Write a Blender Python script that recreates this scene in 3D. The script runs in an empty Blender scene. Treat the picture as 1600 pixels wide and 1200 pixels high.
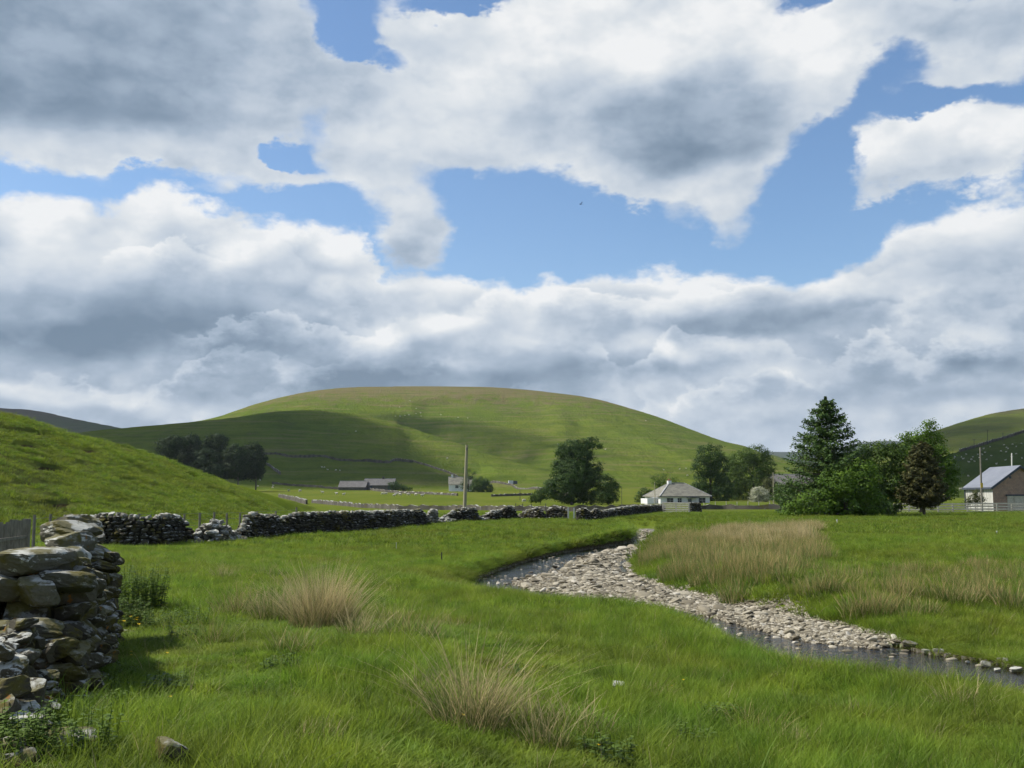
import bpy, bmesh, math, random
import numpy as np
from mathutils import Vector, Matrix, Euler
SC = bpy.context.scene
R = math.radians
rng = np.random.default_rng(7)
random.seed(7)

# ------------------------------------------------------------------ camera
EYE = 2.2
FPX = 1556.0
HORIZ = 775.0
PITCH = math.atan((HORIZ - 600.0) / FPX)
CP, SP = math.cos(PITCH), math.sin(PITCH)
cam_d = bpy.data.cameras.new('camera')
cam_d.sensor_width = 36.0
cam_d.lens = 36.0 * FPX / 1600.0
cam_d.clip_start = 0.1
cam_d.clip_end = 20000.0
cam = bpy.data.objects.new('camera', cam_d)
SC.collection.objects.link(cam)
cam.location = (0, 0, EYE)
cam.rotation_euler = (math.pi / 2 + PITCH, 0, 0)
SC.camera = cam
SC.view_settings.view_transform = 'Standard'
SC.view_settings.look = 'None'
SC.view_settings.gamma = 1.0
SC.view_settings.exposure = 0.30
SC.cycles.max_bounces = 5
SC.cycles.adaptive_threshold = 0.025
SC.cycles.diffuse_bounces = 2
SC.cycles.transparent_max_bounces = 8
SC.cycles.use_adaptive_sampling = True

def ray(px, py):
    xc = (px - 800.0) / FPX
    yc = -(py - 600.0) / FPX
    return (xc, CP - yc * SP, SP + yc * CP)

def at(px, py, Y):
    d = ray(px, py)
    s = Y / d[1]
    return (d[0] * s, Y, EYE + d[2] * s)

# ------------------------------------------------------------------ sun
SUN_EL = R(50)
SUN_AZ = R(-84)            # measured from +Y towards +X
SUN_DIR = Vector((math.sin(SUN_AZ) * math.cos(SUN_EL), math.cos(SUN_AZ) * math.cos(SUN_EL), math.sin(SUN_EL)))
sun_d = bpy.data.lights.new('sun', 'SUN')
sun_d.energy = 5.0
sun_d.angle = R(0.53)
sun_d.color = (1.0, 0.95, 0.87)
sun = bpy.data.objects.new('sun', sun_d)
SC.collection.objects.link(sun)
sun.rotation_euler = (-SUN_DIR).to_track_quat('-Z', 'Y').to_euler()

# ------------------------------------------------------------------ sky
class NT:
    """small helper for writing node graphs"""
    def __init__(s, tree):
        s.t = tree
    def n(s, typ, **kw):
        nd = s.t.nodes.new(typ)
        for k, v in kw.items():
            setattr(nd, k, v)
        return nd
    def lk(s, a, b):
        if isinstance(a, (int, float)):
            b.default_value = a
        elif isinstance(a, (tuple, list)):
            b.default_value = a
        else:
            s.t.links.new(a, b)
    def m(s, op, a, b=None, c=None, clamp=False):
        nd = s.n('ShaderNodeMath', operation=op, use_clamp=clamp)
        s.lk(a, nd.inputs[0])
        if b is not None: s.lk(b, nd.inputs[1])
        if c is not None: s.lk(c, nd.inputs[2])
        return nd.outputs[0]
    def v(s, op, a, b=None, scale=None):
        nd = s.n('ShaderNodeVectorMath', operation=op)
        s.lk(a, nd.inputs[0])
        if b is not None: s.lk(b, nd.inputs[1])
        if scale is not None: s.lk(scale, nd.inputs['Scale'])
        return nd.outputs['Value'] if op in ('LENGTH', 'DOT_PRODUCT', 'DISTANCE') else nd.outputs[0]
    def noise(s, vec, scale, detail=4, rough=0.5, dist=0.0, col=False, lac=2.0):
        nd = s.n('ShaderNodeTexNoise')
        if vec is not None: s.lk(vec, nd.inputs['Vector'])
        nd.inputs['Scale'].default_value = scale
        nd.inputs['Detail'].default_value = detail
        nd.inputs['Roughness'].default_value = rough
        nd.inputs['Distortion'].default_value = dist
        nd.inputs['Lacunarity'].default_value = lac
        return nd.outputs['Color' if col else 'Fac']
    def mr(s, val, a, b, c=0.0, d=1.0, smooth=False, clamp=True):
        nd = s.n('ShaderNodeMapRange', clamp=clamp)
        if smooth: nd.interpolation_type = 'SMOOTHSTEP'
        s.lk(val, nd.inputs[0])
        for i, q in enumerate((a, b, c, d)):
            s.lk(q, nd.inputs[i + 1])
        return nd.outputs[0]
    def mix(s, f, a, b, blend='MIX'):
        nd = s.n('ShaderNodeMix', data_type='RGBA', blend_type=blend)
        s.lk(f, nd.inputs[0])
        s.lk(tuple(a) + (1,) if isinstance(a, tuple) and len(a) == 3 else a, nd.inputs[6])
        s.lk(tuple(b) + (1,) if isinstance(b, tuple) and len(b) == 3 else b, nd.inputs[7])
        return nd.outputs[2]
    def ramp(s, f, stops, interp='LINEAR'):
        nd = s.n('ShaderNodeValToRGB')
        cr = nd.color_ramp
        cr.interpolation = interp
        while len(cr.elements) < len(stops): cr.elements.new(0.5)
        for e, (p, c) in zip(cr.elements, stops):
            e.position = p
            e.color = tuple(c) + (1,)
        s.lk(f, nd.inputs[0])
        return nd.outputs[0]
    def comb(s, x, y, z):
        nd = s.n('ShaderNodeCombineXYZ')
        for i, q in enumerate((x, y, z)): s.lk(q, nd.inputs[i])
        return nd.outputs[0]

def srgb(r, g, b):
    f = lambda c: (c / 255.0 / 12.92) if c / 255.0 <= 0.04045 else ((c / 255.0 + 0.055) / 1.055) ** 2.4
    return (f(r), f(g), f(b))

def azel(px, py):
    d = ray(px, py)
    L = math.sqrt(sum(q * q for q in d))
    return math.atan2(d[0], d[1]), math.asin(d[2] / L)

world = bpy.data.worlds.new('World')
SC.world = world
world.use_nodes = True
wt = world.node_tree
wt.nodes.clear()
W = NT(wt)
tc = W.n('ShaderNodeTexCoord').outputs['Generated']
dirn = W.v('NORMALIZE', tc)
sep = W.n('ShaderNodeSeparateXYZ'); wt.links.new(dirn, sep.inputs[0])
az = W.m('ARCTAN2', sep.outputs[0], sep.outputs[1])
el = W.m('ARCSINE', sep.outputs[2])
flat = W.comb(az, el, 0.0)
dstr = W.v('MULTIPLY', dirn, (1.0, 1.0, 1.7))
# billowing warp of the cloud outlines, coarse and fine
w1 = W.v('SUBTRACT', W.noise(dstr, 7.0, 2, 0.5, col=True), (0.5, 0.5, 0.5))
w2 = W.v('SUBTRACT', W.noise(dstr, 34.0, 4, 0.62, col=True), (0.5, 0.5, 0.5))
p = W.v('ADD', flat, W.v('MULTIPLY', w1, (0.11, 0.075, 0.0)))
p = W.v('ADD', p, W.v('MULTIPLY', w2, (0.044, 0.036, 0.0)))
psoft = W.v('ADD', flat, W.v('MULTIPLY', w1, (0.10, 0.06, 0.0)))

def blobsum(vec, blobs):
    acc = None
    for (cx, cy, rx, ry, rot, wgt) in blobs:
        a, e = azel(cx, cy)
        mp = W.n('ShaderNodeMapping', vector_type='TEXTURE')
        wt.links.new(vec, mp.inputs[0])
        mp.inputs['Location'].default_value = (a, e, 0)
        mp.inputs['Rotation'].default_value = (0, 0, R(-rot))
        ce = math.cos(e)
        mp.inputs['Scale'].default_value = (rx / FPX / ce, ry / FPX, 1)
        ln = W.v('LENGTH', mp.outputs[0])
        g = W.mr(ln, 1.35, 0.25, 0.0, 1.0, smooth=True)
        acc = W.m('MULTIPLY', g, wgt) if acc is None else W.m('MULTIPLY_ADD', g, wgt, acc)
    return acc

COVER = [
 (150, 20, 420, 130, 0, 1.1), (120, 150, 330, 110, 8, 1.1), (400, 120, 170, 130, 0, .9), (40, 215, 120, 60, 0, .7), (300, 215, 140, 45, -8, .6),
 (870, 60, 230, 120, 0, 1.0), (640, 60, 110, 80, 0, .55), (760, 180, 260, 90, 0, .75), (1100, 40, 150, 110, 0, 1.0), (1130, 160, 220, 80, 0, 1.0),
 (1290, 100, 80, 70, 30, 1.1), (1060, 220, 170, 75, 0, .9), (620, 240, 150, 60, 0, .5), (900, 250, 200, 60, 0, .7),
 (620, 330, 90, 75, 20, .75), (640, 400, 90, 50, 0, .7), (470, 270, 130, 32, -8, .55), (370, 290, 80, 30, 0, .35),
 (1060, 285, 130, 45, 8, .7), (1160, 340, 55, 45, 0, .6), (1180, 270, 60, 40, 0, .4), (1060, 340, 40, 25, 0, .4),
 (1450, 250, 120, 45, 0, 1.0), (1400, 215, 55, 40, 0, .8), (1560, 230, 80, 55, 0, 1.0), (1350, 280, 60, 28, 0, .4),
 (1500, 25, 200, 60, 5, .9), (1400, 30, 120, 40, 10, .5), (1560, 95, 120, 60, 0, .6), (1500, 150, 120, 40, 0, .3),
 (700, -60, 900, 40, 0, .0),
 (590, 150, 90, 60, 0, .4), (548, 45, 62, 62, 0, -1.1), (600, 92, 70, 24, 0, -.7), (452, 236, 80, 30, 10, -.75), (510, 170, 46, 60, -20, -.55), (445, 245, 60, 18, 0, -.6), (720, 0, 70, 22, 0, -.8), (300, 280, 120, 22, 0, -.5), (1490, 165, 110, 26, 0, -.5), (1250, 20, 35, 35, 0, -.5),
]
cov = blobsum(p, COVER)
# top edge of the low cloud bank: height as a function of direction
bank = [(-400, 330), (0, 292), (100, 300), (190, 316), (285, 292), (330, 318), (400, 345), (480, 362), (550, 388), (572, 428), (640, 425), (700, 430), (800, 442),
        (870, 425), (940, 412), (1000, 400), (1100, 408), (1230, 416), (1320, 388), (1400, 330), (1460, 322), (1500, 308), (1600, 280), (2000, 300)]
A0, A1 = -1.2, 1.2
fc = W.n('ShaderNodeFloatCurve')
pa = W.n('ShaderNodeSeparateXYZ'); wt.links.new(p, pa.inputs[0])
W.lk(W.mr(pa.outputs[0], A0, A1), fc.inputs['Value'])
cv = fc.mapping.curves[0]
pts = []
for (bx, by) in bank:
    a, e = azel(bx, by)
    pts.append(((a - A0) / (A1 - A0), e / 0.6))
pts = [(0.0, 0.45)] + pts + [(1.0, 0.5)]
while len(cv.points) < len(pts): cv.points.new(0.5, 0.5)
for cp_, q in zip(cv.points, pts):
    cp_.location = q
    cp_.handle_type = 'AUTO_CLAMPED'
fc.mapping.update()
edge = W.m('MULTIPLY', fc.outputs[0], 0.6)
depth = W.m('SUBTRACT', edge, pa.outputs[1])          # >0 inside the bank
bankc = W.mr(depth, -0.012, 0.022, 0.0, 1.1)
# generic cloud elsewhere (behind and beside the view)
side = W.mr(W.m('ABSOLUTE', az), 0.75, 1.1)
high = W.mr(el, 0.5, 0.7)
gen = W.mr(W.noise(dstr, 3.0, 7, 0.55), 0.42, 0.62, 0.0, 1.0)
other = W.m('MULTIPLY', gen, W.m('MAXIMUM', side, high))
fine = W.noise(dstr, 11.0, 6, 0.55)
tot = W.m('ADD', W.m('MAXIMUM', cov, bankc), other)
tot = W.m('ADD', tot, W.m('MULTIPLY', W.m('SUBTRACT', fine, 0.5), 0.95))
alpha = W.mr(tot, 0.34, 0.86, 0.0, 1.0, smooth=True)
# shade of the cloud: sunny tops, grey bellies
SHADE = [
 (170, 60, 420, 120, 0, -.36), (150, 180, 280, 60, 5, -.30), (430, 110, 110, 90, 0, .08), (330, 225, 170, 40, -8, .25), (40, 220, 100, 50, 0, .15),
 (840, 60, 280, 110, 0, .22), (1100, 55, 220, 80, 0, .26), (1290, 90, 80, 80, 20, .34), (1090, 195, 190, 60, -5, -.36), (1000, 150, 200, 40, -5, -.22), (1060, 235, 120, 35, 0, -.2),
 (720, 200, 180, 70, 0, .05), (980, 300, 160, 35, 5, .12), (600, 320, 90, 60, 0, .08), (640, 410, 80, 35, 0, -.2), (450, 275, 120, 30, 0, .08),
 (280, 325, 90, 35, -15, .42), (420, 365, 110, 32, -15, .34), (520, 395, 50, 28, -10, .38), (60, 330, 90, 45, 0, .22), (120, 385, 100, 30, 0, .1),
 (170, 480, 320, 50, -5, -.30), (330, 520, 280, 50, -3, -.40), (120, 530, 180, 35, 0, -.28), (560, 560, 180, 30, 0, -.3), (560, 600, 300, 28, 0, -.25),
 (590, 445, 90, 18, 0, .18), (760, 450, 90, 18, 0, .16), (1000, 425, 160, 22, 0, .26), (1180, 430, 120, 22, 0, .18), (440, 490, 80, 22, 8, .2),
 (700, 520, 60, 22, 0, .34), (600, 545, 80, 18, 0, .2), (860, 495, 140, 25, 0, .12), (1000, 548, 70, 18, 0, .22), (1085, 565, 40, 18, 0, .25), (1170, 590, 70, 16, 0, .25),
 (1180, 510, 190, 28, 0, -.22), (930, 590, 220, 24, 0, -.28), (1450, 350, 120, 45, 10, .26), (1570, 330, 80, 45, 0, .24), (1560, 450, 120, 50, 0, -.22), (1380, 430, 110, 40, 0, .05),
 (1440, 520, 50, 28, 0, .25), (1280, 560, 120, 24, 0, -.1), (70, 608, 150, 18, 3, .42), (270, 635, 90, 18, 0, .3), (1120, 645, 200, 20, 0, .18), (1400, 640, 160, 26, 0, .12), (1550, 590, 120, 25, 0, .18),
 (1440, 225, 140, 35, 0, .30), (1450, 280, 140, 20, 0, -.12), (1570, 220, 60, 45, 0, .2), (1480, 30, 200, 60, 0, -.06), (1470, 620, 100, 18, 0, -.12),
]
sh = blobsum(psoft, SHADE)
relA = fine
dup_ = W.v('ADD', dstr, (-0.014, 0.0, 0.026))
relB = W.noise(dup_, 11.0, 4, 0.55)
rel = W.m('SUBTRACT', relA, relB)
rel = W.m('SUBTRACT', W.mr(rel, -0.16, 0.16, -1.0, 1.0, smooth=True), 0.0)
bilv = W.v('ADD', dstr, W.v('SCALE', w2, scale=0.03))
bil = W.m('ADD', W.m('ABSOLUTE', W.m('SUBTRACT', W.noise(bilv, 13.0, 0, 0.5), 0.5)), W.m('MULTIPLY', W.m('ABSOLUTE', W.m('SUBTRACT', W.noise(bilv, 29.0, 1, 0.5), 0.5)), 0.6))
puff = W.m('SUBTRACT', bil, 0.17)
rim = W.m('ADD', W.mr(tot, 0.45, 1.3, 0.12, -0.02), W.m('MULTIPLY', W.mr(depth, 0.0, 0.045, 0.16, 0.0, smooth=True), bankc))
shade = W.m('ADD', W.m('ADD', 0.655, W.m('MULTIPLY', sh, 0.88)), W.m('MULTIPLY', rel, 0.10))
shade = W.m('ADD', shade, rim)
shade = W.m('ADD', shade, W.m('MULTIPLY', W.m('SUBTRACT', W.noise(dstr, 5.0, 2, 0.5), 0.5), 0.30))
shade = W.m('ADD', shade, W.m('MULTIPLY', puff, 0.40))
# rows of smaller cumulus inside the bank: a crisp bright top on each row, grey below it
for (ry_, amp, sc_, fade, gain, off) in ((450, .050, 5.0, .050, .26, 3.1), (505, .050, 6.0, .045, .28, 7.7), (560, .040, 8.0, .035, .26, 12.9), (612, .028, 10.0, .026, .20, 21.3)):
    e0_ = azel(800, ry_)[1]
    nz_ = W.noise(W.comb(W.m('ADD', pa.outputs[0], off), W.m('MULTIPLY', pa.outputs[1], 0.7), off), sc_, 3, 0.55)
    t_ = W.m('MULTIPLY_ADD', W.m('SUBTRACT', nz_, 0.5), amp * 4.0, e0_)
    d_ = W.m('SUBTRACT', t_, pa.outputs[1])
    on_ = W.m('MULTIPLY', W.mr(d_, 0.0, 0.007, 0.0, 1.0, smooth=True), W.mr(d_, fade * 2.6, fade * .9, 0.0, 1.0, smooth=True))
    pat = W.mr(W.noise(dstr, 3.7 + off * .21, 2, 0.5), 0.40, 0.60, 0.15, 1.0, smooth=True)
    lay = W.mr(d_, 0.0, fade, gain, -gain * .75, smooth=True)
    shade = W.m('MULTIPLY_ADD', W.m('MULTIPLY', lay, on_), W.m('MULTIPLY', pat, bankc), shade)
ccol = W.ramp(shade, [(0.0, srgb(112, 132, 152)), (0.22, srgb(138, 156, 175)), (0.45, srgb(168, 183, 200)), (0.65, srgb(199, 209, 220)), (0.85, srgb(224, 229, 233)), (1.0, srgb(244, 245, 245))])
sky = W.n('ShaderNodeTexSky', sky_type='NISHITA')
sky.sun_disc = False
sky.sun_elevation = SUN_EL
sky.sun_rotation = SUN_AZ
sky.air_density = 1.0
sky.dust_density = 0.6
sky.ozone_density = 2.0
bg1 = W.n('ShaderNodeBackground'); _hs = W.n('ShaderNodeHueSaturation'); _hs.inputs['Saturation'].default_value = 1.12; wt.links.new(sky.outputs[0], _hs.inputs['Color']); wt.links.new(_hs.outputs[0], bg1.inputs[0]); bg1.inputs[1].default_value = 0.124
bg2 = W.n('ShaderNodeBackground'); wt.links.new(ccol, bg2.inputs[0]); bg2.inputs[1].default_value = 0.82
mx = W.n('ShaderNodeMixShader'); wt.links.new(W.m('MULTIPLY', alpha, 0.97), mx.inputs[0])
wt.links.new(bg1.outputs[0], mx.inputs[1]); wt.links.new(bg2.outputs[0], mx.inputs[2])
wo = W.n('ShaderNodeOutputWorld'); wt.links.new(mx.outputs[0], wo.inputs[0])
world.cycles.sampling_method = 'MANUAL'
world.cycles.sample_map_resolution = 512

# ------------------------------------------------------------------ noise in numpy (for shapes)
_perm = np.random.default_rng(3).random((256, 256))
def vnoise(x, y):
    xi = np.floor(x).astype(int); yi = np.floor(y).astype(int)
    fx = x - xi; fy = y - yi
    fx = fx * fx * (3 - 2 * fx); fy = fy * fy * (3 - 2 * fy)
    a = _perm[xi & 255, yi & 255]; b = _perm[(xi + 1) & 255, yi & 255]
    c = _perm[xi & 255, (yi + 1) & 255]; d = _perm[(xi + 1) & 255, (yi + 1) & 255]
    return (a * (1 - fx) + b * fx) * (1 - fy) + (c * (1 - fx) + d * fx) * fy
def fbm(x, y, n=4):
    s = 0; a = 0.5; t = 0
    for i in range(n):
        s = s + a * vnoise(x * 2 ** i + 17.3 * i, y * 2 ** i - 9.1 * i); t += a; a *= 0.5
    return s / t - 0.5
def sstep(t):
    t = np.clip(t, 0, 1)
    return t * t * (3 - 2 * t)

ZW = -0.70                                   # stream surface
def onplane(px, py, z):
    d = ray(px, py)
    s = (z - EYE) / d[2]
    return (d[0] * s, d[1] * s)

# channel outline: (pixel x, pixel y on the water plane, width of the bank slope in metres)
CH = [(985, 826, 1.5), (996, 836, 1.2), (988, 848, .5), (940, 856, .5), (880, 864, .5), (830, 876, .5), (785, 890, .5), (752, 903, .6), (738, 918, 1.5),
      (780, 938, 3), (850, 958, 3), (920, 972, 2.5), (990, 984, 2.5), (1070, 990, 2.5), (1150, 1016, 1.6), (1205, 1052, 1.5), (1260, 1080, 1.4), (1350, 1106, 1.4), (1480, 1124, 1.4), (1640, 1144, 1.4), (1900, 1230, 1.4),
      (2000, 1110, 1), (1800, 1078, .5), (1640, 1056, .45), (1600, 1048, .45), (1530, 1033, .45), (1440, 1021, .5), (1385, 1007, 1.2), (1300, 986, 1.8), (1200, 964, 2), (1110, 946, 2), (1045, 926, 2),
      (985, 906, 2), (972, 884, 2), (1000, 858, 1.4), (1022, 842, 1.2), (1040, 830, 1.2)]
CHW = np.array([(*onplane(a, b, ZW), c) for a, b, c in CH])
# gravel bar
BAR = [(1000, 852), (960, 861), (905, 872), (880, 884), (868, 893), (835, 903), (802, 908), (798, 916), (850, 928), (900, 936), (960, 945), (1030, 950), (1090, 962), (1150, 977), (1200, 990), (1250, 1003), (1310, 1011), (1380, 1018),
       (1400, 1006), (1300, 980), (1200, 958), (1110, 940), (1045, 920), (975, 900), (968, 880), (1000, 860)]
BARW = np.array([onplane(a, b, ZW) for a, b in BAR])
BAR2 = np.array([onplane(a, b, ZW) for a, b in [(984, 828), (996, 838), (992, 847), (1012, 848), (1026, 838), (1040, 829)]])

def seg_dist(X, Y, P, W_=None):
    """distance to a closed polygon (negative inside), plus the value W_ carried by the nearest edge point"""
    best = np.full(X.shape, 1e9); wv = np.zeros(X.shape); inside = np.zeros(X.shape, bool)
    n = len(P)
    for i in range(n):
        ax, ay = P[i][0], P[i][1]; bx, by = P[(i + 1) % n][0], P[(i + 1) % n][1]
        dx, dy = bx - ax, by - ay
        t = np.clip(((X - ax) * dx + (Y - ay) * dy) / (dx * dx + dy * dy + 1e-12), 0, 1)
        d = np.hypot(X - (ax + t * dx), Y - (ay + t * dy))
        m = d < best
        best = np.where(m, d, best)
        if W_ is not None:
            wv = np.where(m, W_[i] + t * (W_[(i + 1) % n] - W_[i]), wv)
        cond = ((ay > Y) != (by > Y))
        xi = ax + (Y - ay) * dx / (dy if dy else 1e-12)
        inside ^= cond & (X < xi)
    return np.where(inside, -best, best), wv

# hills, each as a crest seen at a distance: (px, py, crest distance, foot distance)
HILLS = {
 'bank': dict(c=[(-500, 560, 70, 40), (-200, 605, 80, 44), (0, 645, 92, 52), (60, 660, 98, 54), (110, 678, 104, 56), (160, 688, 108, 58), (200, 699, 112, 60), (250, 716, 118, 64), (300, 735, 124, 68), (350, 750, 132, 74), (400, 766, 142, 84), (440, 779, 152, 100), (475, 788, 166, 130), (500, 796, 180, 150)],
              sh=.75, back=.25, rough=.55, rs=7.0),
 'spur': dict(c=[(60, 690, 800, 480), (130, 675, 860, 480), (200, 668, 880, 480), (290, 660, 900, 480), (360, 653, 930, 490), (430, 643, 960, 500), (500, 641, 980, 510), (560, 648, 985, 520), (620, 662, 980, 530), (690, 684, 960, 540), (760, 708, 930, 560), (840, 735, 880, 580), (900, 760, 800, 600)],
              sh=.8, back=.22, rough=5., rs=90.),
 'hill': dict(c=[(150, 700, 1200, 520), (240, 670, 1250, 520), (340, 651, 1300, 520), (400, 631, 1330, 520), (470, 614, 1360, 520), (540, 605.5, 1400, 520), (600, 604, 1420, 520), (640, 603.5, 1430, 520), (720, 604, 1430, 520), (770, 605, 1430, 520), (800, 607, 1430, 520), (870, 614, 1420, 500), (930, 623, 1400, 480), (985, 638, 1370, 470), (1030, 652, 1340, 460), (1080, 671, 1300, 450), (1130, 689, 1260, 450), (1170, 699, 1240, 450), (1200, 712, 1200, 450), (1240, 724, 1160, 450), (1300, 745, 1100, 450), (1350, 775, 1100, 460)],
              sh=.86, back=.2, rough=4., rs=150.),
 'far_left': dict(c=[(-400, 600, 2300, 1300), (-100, 628, 2300, 1300), (0, 637, 2300, 1300), (60, 642, 2300, 1300), (110, 653, 2250, 1300), (150, 661, 2200, 1300), (190, 669, 2150, 1300), (240, 684, 2100, 1300), (300, 705, 2100, 1300)],
              sh=1, back=.2, rough=6, rs=200.),
 'far_mid': dict(c=[(1060, 740, 3600, 2600), (1120, 716, 3700, 2600), (1190, 706, 3800, 2600), (1240, 706, 3800, 2600), (1300, 702, 3800, 2600), (1360, 690, 3800, 2600), (1420, 690, 3800, 2600), (1500, 700, 3800, 2600)],
              sh=1, back=.1, rough=8, rs=400.),
 'mid_right': dict(c=[(1150, 745, 2000, 1300), (1200, 711, 2050, 1250), (1240, 722, 2000, 1200), (1300, 740, 1900, 1100), (1400, 752, 1900, 1100)],
              sh=1, back=.1, rough=6, rs=250.),
 'right': dict(c=[(1180, 762, 1100, 600), (1250, 745, 1250, 620), (1330, 718, 1350, 650), (1400, 694, 1450, 680), (1440, 680, 1500, 700), (1470, 670, 1520, 700), (1510, 657, 1550, 700), (1550, 646, 1580, 700), (1600, 638, 1600, 700), (1700, 622, 1600, 700), (2000, 590, 1600, 700)],
              sh=.9, back=.2, rough=5, rs=160.),
 'slope': dict(c=[(1340, 772, 500, 300), (1420, 738, 560, 300), (1480, 710, 600, 300), (1520, 699, 620, 300), (1550, 690, 640, 300), (1600, 675, 660, 300), (1700, 645, 680, 300), (2000, 560, 700, 280)],
              sh=.95, back=.5, rough=2.2, rs=60.),
}
SCARPS = [([(615, 650), (700, 661), (800, 688), (900, 712)], 19, 6), ([(640, 628), (700, 618), (790, 617), (880, 634)], 9, 6), ([(430, 644), (520, 646), (600, 668), (700, 700), (780, 722)], 9, 9),
          ([(880, 640), (960, 668), (1040, 700), (1120, 735)], 6, 10), ([(380, 690), (520, 700), (640, 716)], 5, 8)]
ORDER = list(HILLS)
for k, h in HILLS.items():
    P = []
    for (px, py, D1, D0) in h['c']:
        x, y, z = at(px, py, D1)
        P.append((x / D1, (z - EYE) / D1, D1, D0))
    h['P'] = np.array(sorted(P))

def mono(t, xs, ys):
    """smooth interpolation through the crest points"""
    i = np.clip(np.searchsorted(xs, t) - 1, 0, len(xs) - 2)
    u = np.clip((t - xs[i]) / (xs[i + 1] - xs[i]), 0, 1)
    m = np.gradient(ys, xs)
    h = xs[i + 1] - xs[i]
    h00 = 2 * u**3 - 3 * u**2 + 1; h10 = u**3 - 2 * u**2 + u; h01 = -2 * u**3 + 3 * u**2; h11 = u**3 - u**2
    return h00 * ys[i] + h10 * h * m[i] + h01 * ys[i + 1] + h11 * h * m[i + 1]

def zbase(X, Y):
    r = np.hypot(X, Y)
    z = 0.34 * np.exp(-(r / 8.0) ** 2) * (1 - 0.8 * sstep((X - 0.5) / 4.0))
    z = z + 0.46 * (1 - sstep((r - 11.0) / 8.0)) * (1 - sstep((X + 2.5) / 5.5))
    z = z + 3.2 * sstep((Y - 220) / 190.0) + 2.2 * sstep((Y - 390) / 110.0)
    # the right-hand field stands a little higher than the stream meadow
    z = z + 0.35 * sstep((X - 6) / 10.0) * sstep((Y - 22) / 14.0) * (1 - sstep((Y - 95) / 40.0))
    # low rise in front of the cottage, humps in the meadow
    near = 1 - sstep((Y - 150) / 100.0)
    s0 = np.hypot((X + 1.0) / 9.0, (Y - 44.0) / 16.0)
    z = z - 0.26 * (1 - sstep((s0 - .6) / .7))
    z = z - 0.85 * sstep((X - 3.0) / 3.0) * (1 - sstep((Y - 17.5 - 0.25 * np.abs(X - 8)) / 9.0)) * sstep((Y - 13.0) / 3.0) * (1 - sstep((X - 16) / 10.0))
    z = z + near * (0.16 * fbm(X / 6.0, Y / 6.0, 3) + 0.10 * fbm(X / 1.4, Y / 1.4, 2) * (1 - sstep((Y - 60) / 40)))
    z = z + 0.9 * fbm(X / 60.0 + 5, Y / 60.0, 2) * sstep((Y - 130) / 80.0)
    return z

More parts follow.
